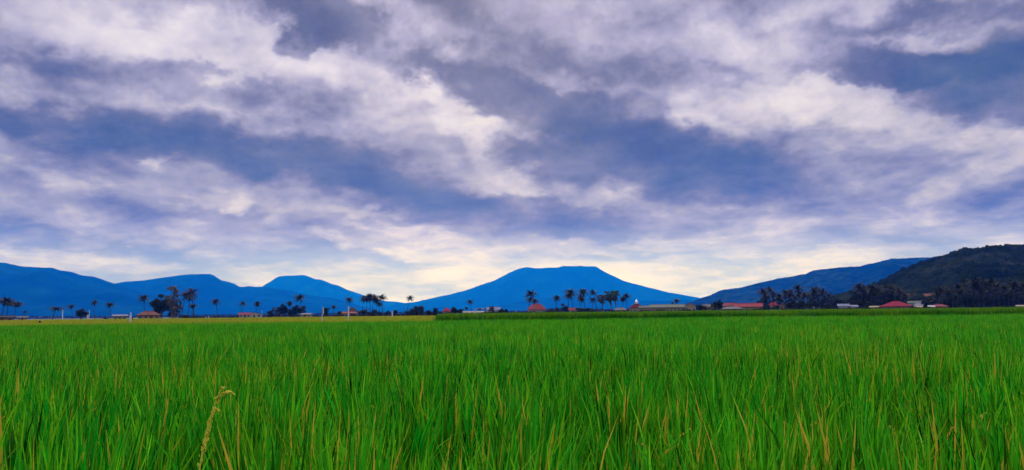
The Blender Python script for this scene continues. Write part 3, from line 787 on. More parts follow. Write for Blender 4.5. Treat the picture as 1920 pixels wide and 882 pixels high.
palm_row([(1757, 541), (1768, 535), (1777, 542), (1787, 535), (1796, 532), (1806, 540), (1816, 522), (1827, 519), (1836, 530), (1846, 524), (1856, 533), (1864, 520), (1874, 528), (1884, 532), (1892, 524), (1902, 530), (1912, 526), (1921, 532), (1932, 528)], 'in the long grove at the right edge', 'long grove of coconut palms at the right edge', 430, 20)

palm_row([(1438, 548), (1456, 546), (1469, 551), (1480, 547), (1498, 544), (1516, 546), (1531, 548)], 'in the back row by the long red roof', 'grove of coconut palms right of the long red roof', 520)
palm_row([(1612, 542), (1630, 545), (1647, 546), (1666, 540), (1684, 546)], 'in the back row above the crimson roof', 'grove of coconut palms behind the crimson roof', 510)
palm_row([(1762, 546), (1781, 543), (1800, 541), (1821, 533), (1841, 536), (1851, 530), (1868, 533), (1880, 538), (1898, 535), (1908, 538), (1918, 538)], 'in the back row at the right edge', 'long grove of coconut palms at the right edge', 480, 15)
# --- broadleaf trees and bushes
BG = 'dark broadleaf trees and bushes along the far field edge'
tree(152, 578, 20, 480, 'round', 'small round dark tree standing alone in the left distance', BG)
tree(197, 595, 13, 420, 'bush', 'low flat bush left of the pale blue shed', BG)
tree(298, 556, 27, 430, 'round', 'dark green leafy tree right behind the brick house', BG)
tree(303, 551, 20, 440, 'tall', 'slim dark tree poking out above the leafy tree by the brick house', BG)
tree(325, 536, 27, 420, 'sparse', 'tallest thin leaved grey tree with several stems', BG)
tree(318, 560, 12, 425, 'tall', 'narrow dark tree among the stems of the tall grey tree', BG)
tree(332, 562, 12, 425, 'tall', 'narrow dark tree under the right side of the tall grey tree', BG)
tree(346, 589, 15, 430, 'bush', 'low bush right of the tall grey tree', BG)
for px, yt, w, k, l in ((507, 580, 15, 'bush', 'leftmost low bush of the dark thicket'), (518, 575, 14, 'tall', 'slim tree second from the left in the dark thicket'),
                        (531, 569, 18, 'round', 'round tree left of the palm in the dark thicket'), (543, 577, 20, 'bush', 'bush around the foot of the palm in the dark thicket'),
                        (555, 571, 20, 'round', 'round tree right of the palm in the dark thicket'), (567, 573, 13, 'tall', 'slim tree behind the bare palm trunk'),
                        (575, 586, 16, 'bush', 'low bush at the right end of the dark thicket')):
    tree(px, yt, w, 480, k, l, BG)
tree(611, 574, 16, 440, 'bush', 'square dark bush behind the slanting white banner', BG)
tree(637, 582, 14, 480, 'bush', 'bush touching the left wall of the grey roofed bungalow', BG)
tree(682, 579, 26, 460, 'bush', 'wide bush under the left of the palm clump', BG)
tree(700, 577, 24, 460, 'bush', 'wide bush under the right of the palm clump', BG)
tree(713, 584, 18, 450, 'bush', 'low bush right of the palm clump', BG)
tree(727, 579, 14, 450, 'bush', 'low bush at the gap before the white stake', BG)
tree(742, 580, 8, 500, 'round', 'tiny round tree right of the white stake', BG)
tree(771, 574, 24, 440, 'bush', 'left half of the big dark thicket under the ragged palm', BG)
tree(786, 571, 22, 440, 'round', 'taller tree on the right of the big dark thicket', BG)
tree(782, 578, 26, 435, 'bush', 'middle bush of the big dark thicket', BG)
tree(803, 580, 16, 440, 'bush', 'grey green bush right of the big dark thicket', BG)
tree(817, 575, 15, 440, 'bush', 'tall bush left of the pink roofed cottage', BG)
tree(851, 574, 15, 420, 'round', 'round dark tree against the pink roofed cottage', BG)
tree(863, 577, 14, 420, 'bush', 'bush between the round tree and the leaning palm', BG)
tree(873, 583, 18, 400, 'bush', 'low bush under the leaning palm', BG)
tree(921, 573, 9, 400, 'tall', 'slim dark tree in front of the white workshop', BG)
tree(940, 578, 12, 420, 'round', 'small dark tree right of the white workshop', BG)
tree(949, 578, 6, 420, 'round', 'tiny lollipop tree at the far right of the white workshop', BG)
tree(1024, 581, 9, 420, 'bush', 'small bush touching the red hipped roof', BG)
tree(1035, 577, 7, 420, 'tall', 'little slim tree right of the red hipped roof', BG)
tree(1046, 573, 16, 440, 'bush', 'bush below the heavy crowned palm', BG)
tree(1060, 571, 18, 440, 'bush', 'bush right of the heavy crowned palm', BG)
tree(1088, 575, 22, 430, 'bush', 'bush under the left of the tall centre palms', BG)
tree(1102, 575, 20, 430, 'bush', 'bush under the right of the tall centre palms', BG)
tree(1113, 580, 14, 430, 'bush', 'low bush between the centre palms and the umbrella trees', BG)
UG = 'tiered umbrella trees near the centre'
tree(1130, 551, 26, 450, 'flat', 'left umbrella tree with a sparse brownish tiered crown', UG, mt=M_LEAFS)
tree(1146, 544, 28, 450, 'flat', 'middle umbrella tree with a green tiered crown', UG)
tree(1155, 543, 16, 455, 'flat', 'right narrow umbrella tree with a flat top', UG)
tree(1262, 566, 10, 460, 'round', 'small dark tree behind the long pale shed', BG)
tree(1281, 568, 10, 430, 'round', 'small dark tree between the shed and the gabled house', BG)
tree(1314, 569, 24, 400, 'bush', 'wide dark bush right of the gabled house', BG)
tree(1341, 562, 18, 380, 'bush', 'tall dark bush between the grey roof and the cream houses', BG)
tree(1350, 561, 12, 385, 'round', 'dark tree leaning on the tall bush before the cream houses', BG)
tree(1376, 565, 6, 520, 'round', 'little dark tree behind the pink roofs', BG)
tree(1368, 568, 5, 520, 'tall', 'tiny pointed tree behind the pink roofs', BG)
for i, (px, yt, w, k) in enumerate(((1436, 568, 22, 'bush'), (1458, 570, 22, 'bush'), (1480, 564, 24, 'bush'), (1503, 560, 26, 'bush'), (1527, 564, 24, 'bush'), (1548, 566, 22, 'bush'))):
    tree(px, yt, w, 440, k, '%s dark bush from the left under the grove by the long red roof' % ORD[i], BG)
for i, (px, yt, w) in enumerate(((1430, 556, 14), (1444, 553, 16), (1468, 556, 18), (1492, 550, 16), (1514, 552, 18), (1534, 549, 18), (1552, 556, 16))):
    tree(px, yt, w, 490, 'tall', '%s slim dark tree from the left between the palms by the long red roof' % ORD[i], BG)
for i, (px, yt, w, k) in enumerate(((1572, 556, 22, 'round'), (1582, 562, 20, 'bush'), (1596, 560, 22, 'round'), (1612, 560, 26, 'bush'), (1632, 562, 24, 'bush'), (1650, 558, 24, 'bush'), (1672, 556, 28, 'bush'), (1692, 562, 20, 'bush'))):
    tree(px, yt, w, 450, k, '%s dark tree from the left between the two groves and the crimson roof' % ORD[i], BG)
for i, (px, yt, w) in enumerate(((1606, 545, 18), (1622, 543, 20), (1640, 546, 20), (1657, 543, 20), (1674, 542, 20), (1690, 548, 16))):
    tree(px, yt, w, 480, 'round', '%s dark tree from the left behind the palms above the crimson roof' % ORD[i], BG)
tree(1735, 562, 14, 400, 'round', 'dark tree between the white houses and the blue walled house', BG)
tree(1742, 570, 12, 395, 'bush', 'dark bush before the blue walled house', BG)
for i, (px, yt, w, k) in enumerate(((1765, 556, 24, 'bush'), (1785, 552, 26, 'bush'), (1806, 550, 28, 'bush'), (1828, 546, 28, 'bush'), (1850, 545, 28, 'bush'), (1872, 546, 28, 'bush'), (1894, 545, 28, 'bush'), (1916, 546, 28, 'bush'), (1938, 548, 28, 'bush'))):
    tree(px, yt, w, 452, k, '%s dark bush from the left among the trunks at the right edge' % ORD[i], BG)

# --- ground cover and far woods that nobody could count
def scrub(name, pts, D, depth, m, label, n, size, cat='scrub'):
    R = np.random.RandomState(int(D)); mb = MB()
    xs = [p[0] for p in pts]
    for i in range(n):
        px = R.uniform(xs[0], xs[-1]); yt = np.interp(px, xs, [p[1] for p in pts])
        dd = D + R.uniform(0, depth); c = spot(px, dd); H = max(0.4, zat(px, yt, dd))
        H *= (0.78 + 0.22 * float(vnoise2(np.array([px * D / F / (size * 4)]), np.array([dd * .1]), 5)[0]))
        z = H * (1 - R.uniform(0, 1) ** 1.6)
        u = R.normal(0, 1, 3); u /= np.linalg.norm(u); w = np.cross(u, R.normal(0, 1, 3)); w /= np.linalg.norm(w)
        s = size * R.uniform(0.5, 1.2); c = np.array([c.x, c.y, max(0.05, z - s * 0.4)])
        mb.add([c - u * s, c + w * s * .6, c + u * s, c - w * s * .6], [(0, 1, 2, 3)])
    return tag(mb.build(name, m), label, cat, kind='stuff')
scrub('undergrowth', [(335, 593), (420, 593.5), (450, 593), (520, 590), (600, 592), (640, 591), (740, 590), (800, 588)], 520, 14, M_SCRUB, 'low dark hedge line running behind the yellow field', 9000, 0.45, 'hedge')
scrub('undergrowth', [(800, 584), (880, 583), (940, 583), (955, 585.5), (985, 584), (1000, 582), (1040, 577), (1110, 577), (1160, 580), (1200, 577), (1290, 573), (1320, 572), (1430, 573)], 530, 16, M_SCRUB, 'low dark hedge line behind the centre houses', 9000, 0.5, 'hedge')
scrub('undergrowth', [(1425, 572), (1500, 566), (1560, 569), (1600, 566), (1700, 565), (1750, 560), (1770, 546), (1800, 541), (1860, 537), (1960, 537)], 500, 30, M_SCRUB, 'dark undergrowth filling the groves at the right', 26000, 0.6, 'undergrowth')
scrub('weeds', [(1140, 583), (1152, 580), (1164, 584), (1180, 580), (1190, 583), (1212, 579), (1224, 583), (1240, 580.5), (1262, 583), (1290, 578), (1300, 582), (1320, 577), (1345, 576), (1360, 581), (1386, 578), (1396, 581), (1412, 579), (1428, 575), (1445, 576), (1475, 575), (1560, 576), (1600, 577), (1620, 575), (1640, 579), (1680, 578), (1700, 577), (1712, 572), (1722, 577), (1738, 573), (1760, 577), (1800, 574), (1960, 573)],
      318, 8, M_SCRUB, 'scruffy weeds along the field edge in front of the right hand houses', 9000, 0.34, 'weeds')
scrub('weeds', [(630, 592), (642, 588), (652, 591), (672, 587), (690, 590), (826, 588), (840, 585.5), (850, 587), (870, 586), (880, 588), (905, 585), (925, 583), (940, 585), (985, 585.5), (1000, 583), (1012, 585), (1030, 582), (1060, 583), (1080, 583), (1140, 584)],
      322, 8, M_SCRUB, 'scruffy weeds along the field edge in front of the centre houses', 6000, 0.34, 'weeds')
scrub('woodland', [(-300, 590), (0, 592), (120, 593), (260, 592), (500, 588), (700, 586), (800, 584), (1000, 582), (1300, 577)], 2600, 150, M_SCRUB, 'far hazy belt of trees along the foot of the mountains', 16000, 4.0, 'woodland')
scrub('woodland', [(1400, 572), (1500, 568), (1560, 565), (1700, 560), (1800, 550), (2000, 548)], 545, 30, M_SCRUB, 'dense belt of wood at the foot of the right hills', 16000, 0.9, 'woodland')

# ================================================================== BUILDINGS
M_CREAM = mat('cream_plaster', (0.30, 0.25, 0.165), 0.85, 0.12, 1.5, streak=0.35)
M_WHITE = mat('white_plaster', (0.40, 0.39, 0.37), 0.85, 0.1, 1.5, streak=0.3)
M_BLUEW = mat('blue_plaster', (0.30, 0.38, 0.58), 0.85, 0.1, 1.5, streak=0.2)
M_BRICK = mat('brick_wall', (0.36, 0.20, 0.12), 0.9, 0.25, 2.5, streak=0.3)
M_WOOD = mat('weathered_board', (0.20, 0.15, 0.11), 0.9, 0.3, 2.0)
M_RED = mat('red_sheet_roof', (0.24, 0.030, 0.038), 0.5, 0.22, 0.8, wave=6, streak=0.15)
M_CRIM = mat('crimson_roof', (0.23, 0.010, 0.026), 0.5, 0.2, 0.8, wave=6)
M_PINK = mat('faded_red_roof', (0.22, 0.048, 0.052), 0.6, 0.25, 0.8, wave=6, streak=0.3)
M_RUST = mat('rusty_brown_roof', (0.17, 0.065, 0.045), 0.7, 0.35, 0.8, wave=6, streak=0.4)
M_DKRED = mat('dark_red_roof', (0.11, 0.016, 0.016), 0.6, 0.25, 0.8, wave=6)
M_GREY = mat('grey_zinc_roof', (0.14, 0.145, 0.14), 0.45, 0.2, 0.8, wave=6, streak=0.35)
M_LIGHT = mat('pale_green_roof', (0.12, 0.145, 0.11), 0.5, 0.15, 0.8, wave=6, streak=0.25)
M_PBLUE = mat('pale_blue_roof', (0.19, 0.21, 0.28), 0.45, 0.12, 0.8, wave=6, streak=0.2)
M_DARK = mat('dark_roof', (0.05, 0.045, 0.045), 0.7, 0.3, 1.0, wave=6)
M_GLASS = mat('window_glass', (0.015, 0.02, 0.025), 0.15, 0.1, 3)
M_FRAME = mat('painted_frame', (0.55, 0.50, 0.42), 0.6, 0.1, 3)
M_DOOR = mat('wooden_door', (0.12, 0.06, 0.03), 0.6, 0.2, 4)
M_ZINC = mat('polished_zinc', (0.75, 0.78, 0.82), 0.25, 0.05, 3, metallic=0.7)
M_CLOTH = mat('white_cloth', (0.58, 0.58, 0.58), 0.9, 0.06, 6)
M_STRAW = mat('bamboo_pole', (0.42, 0.34, 0.18), 0.7, 0.2, 8)
M_PIPE = mat('pale_painted_pole', (0.55, 0.62, 0.70), 0.6, 0.1, 5)
M_BLACK = mat('black_plastic', (0.012, 0.012, 0.014), 0.4, 0.2, 6)

def house(name, x0, x1, ytop, yeave, D, roof, wall_m, roof_m, label, cat='house', yaw=0.0, depth=None, ridge=0.35, wins=2, over=0.5, grp='village houses along the far field edge', door=True, onhill=False):
    px = (x0 + x1) / 2; base = spot(px, D); az = bearing(px)
    if onhill: base.z = slope_z(base)
    W = (x1 - x0) / F * D; zr = zat(px, ytop, D) - base.z; ze = zat(px, yeave, D) - base.z
    ze = max(ze, 1.9); zr = max(zr, ze + 0.5)
    w = W - 2 * over; d = depth or max(4.5, min(9, w * 0.75))
    root = empty(name, base, -az + math.radians(yaw)); tag(root, label, cat, grp)
    # walls: four slabs butted end to end
    wb = MB(); th = 0.2; h = ze - 0.02
    wb.box((0, -d / 2 + th / 2, h / 2), (w, th, h)); wb.box((0, d / 2 - th / 2, h / 2), (w, th, h))
    wb.box((-w / 2 + th / 2, 0, h / 2), (th, d - 2 * th - 0.004, h)); wb.box((w / 2 - th / 2, 0, h / 2), (th, d - 2 * th - 0.004, h))
    rb = MB(); X = w / 2 + over; Y = d / 2 + over; t = 0.12
    if roof == 'hip':
        r = w * ridge / 2
        for z, fl in ((0, 0), (t, 1)):
            vs = [(-X, -Y, ze + z), (X, -Y, ze + z), (X, Y, ze + z), (-X, Y, ze + z), (-r, 0, zr + z), (r, 0, zr + z)]
            fs = [(0, 1, 5, 4), (1, 2, 5), (2, 3, 4, 5), (3, 0, 4)]
            rb.add(vs, fs if fl else [f[::-1] for f in fs])
        rb.add([(-X, -Y, ze), (X, -Y, ze), (X, Y, ze), (-X, Y, ze), (-X, -Y, ze + t), (X, -Y, ze + t), (X, Y, ze + t), (-X, Y, ze + t)], [(0, 1, 5, 4), (1, 2, 6, 5), (2, 3, 7, 6), (3, 0, 4, 7)])
    elif roof == 'gable':      # ridge across the view
        prof = [(-Y, ze), (0, zr), (Y, ze), (Y, ze + t), (0, zr + t), (-Y, ze + t)]
        vs = [(-X, y, z) for y, z in prof] + [(X, y, z) for y, z in prof]
        rb.add(vs, [(0, 1, 7, 6), (1, 2, 8, 7), (2, 3, 9, 8), (3, 4, 10, 9), (4, 5, 11, 10), (5, 0, 6, 11), (0, 5, 4, 1), (1, 4, 3, 2), (6, 7, 10, 11), (7, 8, 9, 10)])
        for sx in (-1, 1):
            wb.add([(sx * (w / 2 - 0.01), -d / 2, h), (sx * (w / 2 - 0.01), d / 2, h), (sx * (w / 2 - 0.01), 0, zr - (zr - ze) * over / Y - 0.03)], [(0, 1, 2)])
    elif roof == 'front':      # gable facing the view
        prof = [(-X, ze), (0, zr), (X, ze), (X, ze + t), (0, zr + t), (-X, ze + t)]
        vs = [(x, -Y, z) for x, z in prof] + [(x, Y, z) for x, z in prof]
        rb.add(vs, [(0, 6, 7, 1), (1, 7, 8, 2), (2, 8, 9, 3), (3, 9, 10, 4), (4, 10, 11, 5), (5, 11, 6, 0), (0, 1, 4, 5), (1, 2, 3, 4), (6, 11, 10, 7), (7, 10, 9, 8)])
        for sy in (-1, 1):
            wb.add([(-w / 2, sy * (d / 2 - 0.01), h), (w / 2, sy * (d / 2 - 0.01), h), (0, sy * (d / 2 - 0.01), zr - (zr - ze) * over / X - 0.03)], [(0, 1, 2)])
    else:                      # lean-to
        vs = [(-X, -Y, ze), (X, -Y, ze), (X, Y, zr), (-X, Y, zr), (-X, -Y, ze + t), (X, -Y, ze + t), (X, Y, zr + t), (-X, Y, zr + t)]
        rb.add(vs, [(0, 3, 2, 1), (4, 5, 6, 7), (0, 1, 5, 4), (1, 2, 6, 5), (2, 3, 7, 6), (3, 0, 4, 7)])
    wl = wb.build('wall', wall_m, root); rf = rb.build('roof', roof_m, root)
    rc = MB()
    if roof in ('hip', 'gable'):
        r = (w * ridge / 2) if roof == 'hip' else X
        rc.tube([(-r, 0, zr + t + 0.03), (r, 0, zr + t + 0.03)], 0.10, 6); rc.build('ridge_cap', roof_m, rf)
    slots = wins + (1 if door else 0)
    for k in range(slots):
        cx = -w / 2 + w * (k + 0.5) / slots
        if door and k == slots // 2:
            b = MB(); b.box((cx, -d / 2 - 0.03, 1.02), (0.95, 0.055, 2.0)); dr = b.build('door', M_DOOR, root)
            b = MB(); b.box((cx + 0.36, -d / 2 - 0.085, 1.0), (0.05, 0.05, 0.14)); b.build('handle', M_ZINC, dr)
        else:
            ww = min(1.3, w / slots * 0.55); hh = min(1.2, h * 0.4); zc = min(h - hh * 0.75, max(1.6, h * 0.58))
            b = MB()
            for q in ((cx - ww / 2, zc, .1, hh + .1), (cx + ww / 2, zc, .1, hh + .1), (cx, zc - hh / 2 - .05 - 0.002, ww - .104, .1), (cx, zc + hh / 2 + .052, ww - .104, .1), (cx, zc, .06, hh - 0.004)):
                b.box((q[0], -d / 2 - 0.035, q[1]), (q[2], 0.065, q[3]))
            wn = b.build('window', M_FRAME, root)
            b = MB(); b.box((cx, -d / 2 - 0.012, zc), (ww - .1, 0.02, hh)); b.build('pane', M_GLASS, wn)
    return root, w, d, ze, zr

house('hut', -14, 21, 593, 596, 340, 'gable', M_WOOD, M_DARK, 'long low hut with dark roof cut by the left edge', 'hut')
house('hut', 34, 50, 596, 598.5, 420, 'gable', M_WHITE, M_GREY, 'tiny pale hut right of the dark roofed hut', 'hut')
house('shed', 213, 237, 591.5, 596, 300, 'gable', M_CREAM, M_PBLUE, 'open shed with a pale blue white roof left of the brick house', 'shed', wins=3, door=False)
house('brick_house', 260, 297, 584.5, 591.5, 320, 'hip', M_BRICK, M_RUST, 'brick house with a rusty hipped roof under the leafy tree', ridge=0.45, wins=3)
house('farmhouse', 448, 470, 587, 591, 400, 'gable', M_WHITE, M_PINK, 'pink roofed wing at the left of the white farmhouse', wins=2)
house('farmhouse', 463, 490, 585, 589.5, 410, 'front', M_WHITE, M_DARK, 'white walled farmhouse with a dark gabled roof between two palms', wins=2)
house('lean_to', 564, 584, 588, 591, 400, 'lean', M_CREAM, M_GREY, 'small lean-to with a pale sloping roof under the bare palm trunk', 'shed', yaw=-14)
house('bungalow', 650, 672, 577.5, 585, 450, 'hip', M_CREAM, M_DARK, 'upper bungalow with a dark hipped roof behind the banner pole', ridge=0.3)
house('bungalow', 640, 670, 585, 588, 400, 'hip', M_CREAM, M_PINK, 'bungalow with a pale pinkish roof behind the banner pole', ridge=0.75, wins=3)
house('cottage', 829, 846, 578, 584.5, 420, 'hip', M_WOOD, M_RED, 'small cottage with a faded red roof between dark bushes')
house('building', 868, 908, 585, 586.5, 360, 'gable', M_CREAM, M_CREAM, 'long low cream building behind the white pole', wins=4)
house('workshop', 911, 938, 576.5, 582, 430, 'gable', M_WHITE, M_PBLUE, 'white workshop with a slim dark tree before it', 'workshop', wins=4, yaw=8)
house('pavilion', 988, 1025, 570.5, 581, 400, 'hip', M_CREAM, M_PINK, 'house with a steep red hipped roof near the centre', ridge=0.42, wins=3)
house('cottage', 1066, 1082, 578, 582, 440, 'gable', M_WHITE, M_PINK, 'tiny pink roofed cottage among the centre bushes')
house('cottage', 1150, 1176, 577.5, 582, 400, 'hip', M_WOOD, M_GREY, 'low grey roofed cottage left of the domed prayer house', ridge=0.5)
# prayer house with dome
rt, w_, d_, ze_, zr_ = house('prayer_house', 1179, 1209, 569, 577.5, 420, 'hip', M_CREAM, M_DKRED, 'prayer house with a dark red roof and a small silver dome', 'mosque', ridge=0.12, wins=3)
dm = MB(); vs = []; fs = []; zt0 = zr_ + 0.2; r0 = 0.95
dm.tube([(0, 0, zt0 - 0.25), (0, 0, zt0 + 0.35)], 0.85, 12)
for i in range(7):
    a = i / 6 * math.pi * 0.5; 
    for k in range(14): q = 2 * math.pi * k / 14; vs.append((math.cos(q) * r0 * math.cos(a) + 0, math.sin(q) * r0 * math.cos(a), zt0 + 0.36 + math.sin(a) * r0 * 1.15))
for i in range(6):
    for k in range(14): fs.append((i * 14 + k, i * 14 + (k + 1) % 14, (i + 1) * 14 + (k + 1) % 14, (i + 1) * 14 + k))
dm.add(vs, fs); dmo = dm.build('dome', M_ZINC, rt, smooth=True)
sp_ = MB(); sp_.tube([(0, 0, zt0 + 1.45), (0, 0, zt0 + 1.9), (0, 0, zt0 + 2.7)], [0.1, 0.06, 0.02], 6); sp_.build('finial', M_ZINC, dmo)
house('shed', 1198, 1222, 574, 577.5, 400, 'gable', M_CREAM, M_LIGHT, 'small shed with a pale green roof right of the prayer house', 'shed')
house('long_shed', 1220, 1284, 571.5, 577, 380, 'gable', M_CREAM, M_LIGHT, 'long shed with a pale green roof behind the palm', 'shed', wins=8, over=0.8)
house('gabled_house', 1283, 1306, 567, 574, 380, 'front', M_CREAM, M_LIGHT, 'tall gabled house with a pale green roof left of the wide bush')
house('house', 1318, 1343, 571, 576, 420, 'gable', M_CREAM, M_GREY, 'grey roofed house between the two dark bushes')
house('house', 1354, 1384, 568.5, 574, 420, 'hip', M_CREAM, M_PINK, 'cream house with pink hipped roof left of the long red roof', ridge=0.6)
house('house', 1353, 1394, 575.5, 580, 330, 'hip', M_CREAM, M_GREY, 'low pale grey roofed house in front of the pink hipped roof', ridge=0.4, wins=3)
house('school', 1379, 1428, 569.5, 576, 390, 'gable', M_CREAM, M_RED, 'long building with a plain red sheet roof left of the palm grove', 'building', wins=7, over=0.7)
house('house', 1442, 1460, 567, 573.5, 480, 'hip', M_WHITE, M_RED, 'red roofed house half hidden behind the grove trunks', ridge=0.4)
house('cottage', 1461, 1473, 568, 574, 420, 'front', M_WOOD, M_CREAM, 'tan gabled cottage half hidden in the palm grove')
house('hut', 1521, 1530, 574.5, 577.5, 400, 'front', M_WHITE, M_PBLUE, 'tiny bright white hut at the foot of the palm grove', 'hut', wins=0)
house('house', 1572, 1592, 570.5, 574.5, 400, 'gable', M_WHITE, M_PBLUE, 'white house with a pale blue roof between the groves')
house('house', 1593, 1608, 572.5, 575.5, 400, 'lean', M_WHITE, M_PBLUE, 'small white annex with a sloping blue roof between the groves', yaw=10)
house('shed', 1632, 1652, 574.5, 576.8, 380, 'gable', M_CREAM, M_CREAM, 'low cream shed left of the crimson roof', 'shed')
house('house', 1655, 1706, 565.5, 575, 380, 'hip', M_CREAM, M_CRIM, 'wide house with a crimson hipped roof and cream walls', ridge=0.18, wins=5, over=0.9)
house('house', 1701, 1718, 552, 558, 665, 'gable', M_PINK, M_PINK, 'pinkish sheet roof high on the slope behind the white houses', yaw=-30, ridge=0.7, onhill=True)
house('house', 1705, 1726, 565, 569, 430, 'gable', M_WHITE, M_LIGHT, 'white house with a bright flat roof right of the crimson roof')
house('house', 1718, 1731, 569.5, 573, 400, 'gable', M_WHITE, M_PBLUE, 'small white house in front of the bright flat roof')
house('shed', 1716, 1729, 574, 576.5, 360, 'gable', M_WHITE, M_CREAM, 'tiny white shed at the field edge below the white houses', 'shed')
house('house', 1735, 1754, 551, 556.5, 655, 'gable', M_BLUEW, M_RUST, 'blue walled house with an orange brown roof beside the right grove', yaw=-12, onhill=True)
house('shed', 1741, 1752, 573.5, 576.2, 370, 'gable', M_WHITE, M_WHITE, 'tiny white kiosk left of the greyish pink roof', 'shed')
house('cottage', 1748, 1775, 571, 575.5, 390, 'hip', M_WOOD, M_PINK, 'low cottage with a greyish pink roof before the right grove', ridge=0.3)
house('shed', 1910, 1935, 573.5, 576, 380, 'gable', M_WHITE, M_CREAM, 'pale shed at the field edge cut by the right edge', 'shed')

# ================================================================== POLES, BANNERS, SCARECROW
def pole(px, ytop, D, label, r=0.05, m=None, name='pole', cat='pole'):
    b = MB(); h = zat(px, ytop, D); b.tube([(0, 0, 0), (0.01, 0, h * .5), (0, 0, h)], [r, r * .9, r * .7], 6)
    b.box((0, 0, h + 0.02), (r * 2.2, r * 2.2, 0.04))
    o = b.build(name, m or M_PIPE); o.location = spot(px, D); tag(o, label, cat); return o
pole(117, 582, 300, 'pale blue pole right of the wide crowned palm', 0.16)
pole(167, 582, 420, 'pale pole right of the small round tree', 0.14)
pole(491, 582, 420, 'thin pale pole right of the white walled farmhouse', 0.12)
pole(386, 594.5, 230, 'shorter of two tiny white stakes in front of the hedge', 0.14, M_CLOTH, 'stake', 'stake')
pole(391.5, 593.5, 230, 'taller of two tiny white stakes in front of the hedge', 0.18, M_CLOTH, 'stake', 'stake')

def banner(px, ytop, D, label, lean=0.0, cl=(0.35, 1.0), w=0.1, curve=0.0, low=None):
    h = zat(px, ytop, D); root = empty('banner_pole', spot(px, D)); tag(root, label, 'bird scaring banner', 'white bird scaring banners on poles')
    b = MB(); b.tube([(lean * t * h, 0, h * t) for t in (0, .25, .5, .75, 1)], [0.022, 0.02, 0.018, 0.015, 0.012], 6); b.build('pole', M_STRAW, root)
    c = MB(); n = 12; vs = []; fs = []
    for k in range(n + 1):
        t = k / n; z = h * (cl[1] - (cl[1] - cl[0]) * t); x = lean * z + curve * math.sin(t * math.pi) - 0.005
        ww = w * (0.65 + 0.5 * math.sin(math.pi * min(1, t * 0.9 + 0.1)))
        for (sx, sy) in ((-ww / 2, -0.02), (0, -0.05 - 0.02 * math.sin(t * 9)), (ww / 2, -0.025), (0, 0.012)): vs.append((x + sx + 0.01 * math.sin(t * 11), sy, z))
        if k:
            a = (k - 1) * 4; d = k * 4
            fs += [(a + q, a + (q + 1) % 4, d + (q + 1) % 4, d + q) for q in range(4)]
    fs += [(0, 1, 2, 3), (n * 4 + 3, n * 4 + 2, n * 4 + 1, n * 4)]
    c.add(vs, fs); c.build('cloth', M_CLOTH, root, smooth=True)
    if low:
        k = MB(); k.box((lean * low, 0, low), (w * 1.1, w * .8, 0.34), 0.2, top=0.7); k.build('lower_cloth', M_CLOTH, root)
banner(603, 576, 63, 'slanting white banner hanging off a leaning pole in the yellow rice', lean=0.03, cl=(0.66, 1.0), w=0.085, curve=0.10, low=1.22)
banner(653.5, 574, 74, 'tall straight white banner in front of the grey roofed bungalow', cl=(0.42, 1.0), w=0.13)
banner(736, 583, 150, 'small white banner in the gap right of the palm clump', lean=-0.02, cl=(0.45, 1.0), w=0.24)
banner(890, 580, 92, 'white banner standing in the tall green crop', cl=(0.35, 1.0), w=0.16)
banner(875, 586, 110, 'short slanted white banner left of the one in the tall green crop', lean=0.25, cl=(0.55, 1.0), w=0.12)
banner(162, 590.5, 130, 'broad white cloth tilted on a stick below the small round tree', lean=0.12, cl=(0.7, 1.0), w=0.26)

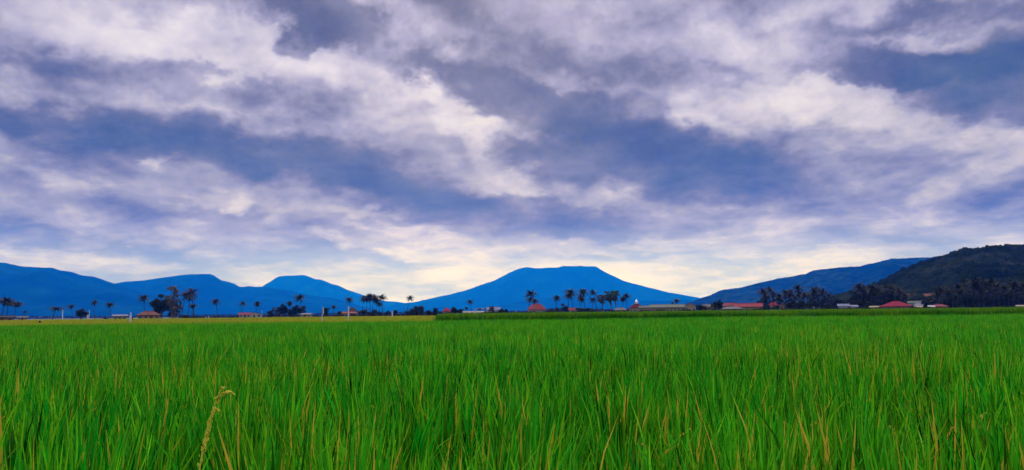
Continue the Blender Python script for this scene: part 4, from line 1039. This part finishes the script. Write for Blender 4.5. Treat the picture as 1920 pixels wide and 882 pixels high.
def scarecrow(px, ytop, D, label):
    h = zat(px, ytop, D); root = empty('scarecrow', spot(px, D), 0.2, (0.62, 0.62, 1)); tag(root, label, 'scarecrow')
    b = MB(); b.tube([(0, 0, 0), (0, 0, h - 0.1)], 0.025, 6); b.tube([(-0.32, 0, h - 0.48), (0.32, 0, h - 0.46)], 0.018, 6); b.build('frame', M_STRAW, root)
    g = MB(); vs = []; fs = []; n = 10
    prof = [(h - 0.30, 0.08, .07), (h - 0.38, 0.20, .09), (h - 0.55, 0.22, .12), (h - 0.85, 0.17, .13), (h - 1.15, 0.20, .15), (h - 1.4, 0.23, .16)]
    for i, (z, rx, ry) in enumerate(prof):
        for k in range(n): q = 2 * math.pi * k / n; f = 1 + 0.12 * math.sin(3 * q + i); vs.append((math.cos(q) * rx * f, math.sin(q) * ry * f, z))
    for i in range(len(prof) - 1):
        for k in range(n): fs.append((i * n + k, i * n + (k + 1) % n, (i + 1) * n + (k + 1) % n, (i + 1) * n + k))
    fs.append(tuple(range(n))); g.add(vs, fs); g.build('smock', M_CLOTH, root, smooth=True)
    hd = MB(); hd.tube([(0, 0, h - 0.30), (0, 0, h - 0.24), (0, 0, h - 0.13), (0, 0, h - 0.03), (0, 0, h)], [0.05, 0.10, 0.115, 0.07, 0.02], 10); hd.build('head', M_CLOTH, root, smooth=True)
    sl = MB(); sl.tube([(0.2, 0, h - 0.45), (0.30, 0.0, h - 0.55), (0.34, 0, h - 0.95)], [0.07, 0.07, 0.05], 8); sl.build('dark_sleeve', M_BLACK, root, smooth=True)
scarecrow(245, 586, 100, 'pale draped scarecrow standing in the yellow rice left of the brick house')
b = MB(); b.tube([(0, 0, 0), (0, 0, 0.95)], 0.015, 5); b.tube([(0, 0, 0.92), (0.02, 0, 0.98), (0, 0, 1.10), (0.01, 0, 1.2), (0, 0, 1.24)], [0.03, 0.12, 0.15, 0.10, 0.02], 9)
o = b.build('plastic_bag', M_BLACK, smooth=True); o.location = spot(75, 105); tag(o, 'small black bag tied on a stick in the yellow rice', 'bag')

# ================================================================== RENDER SETTINGS
S.view_settings.view_transform = 'Standard'; S.view_settings.look = 'None'; S.view_settings.gamma = 1
S.view_settings.use_curve_mapping = False; S.view_settings.exposure = 0.0
S.render.engine = 'CYCLES'
cy = S.cycles
cy.max_bounces = 5; cy.diffuse_bounces = 2; cy.glossy_bounces = 2; cy.transmission_bounces = 3; cy.volume_bounces = 2
cy.use_denoising = True
try: cy.denoiser = 'OPENIMAGEDENOISE'
except Exception: pass
cy.sample_clamp_indirect = 4
cy.use_adaptive_sampling = True; cy.adaptive_threshold = 0.02
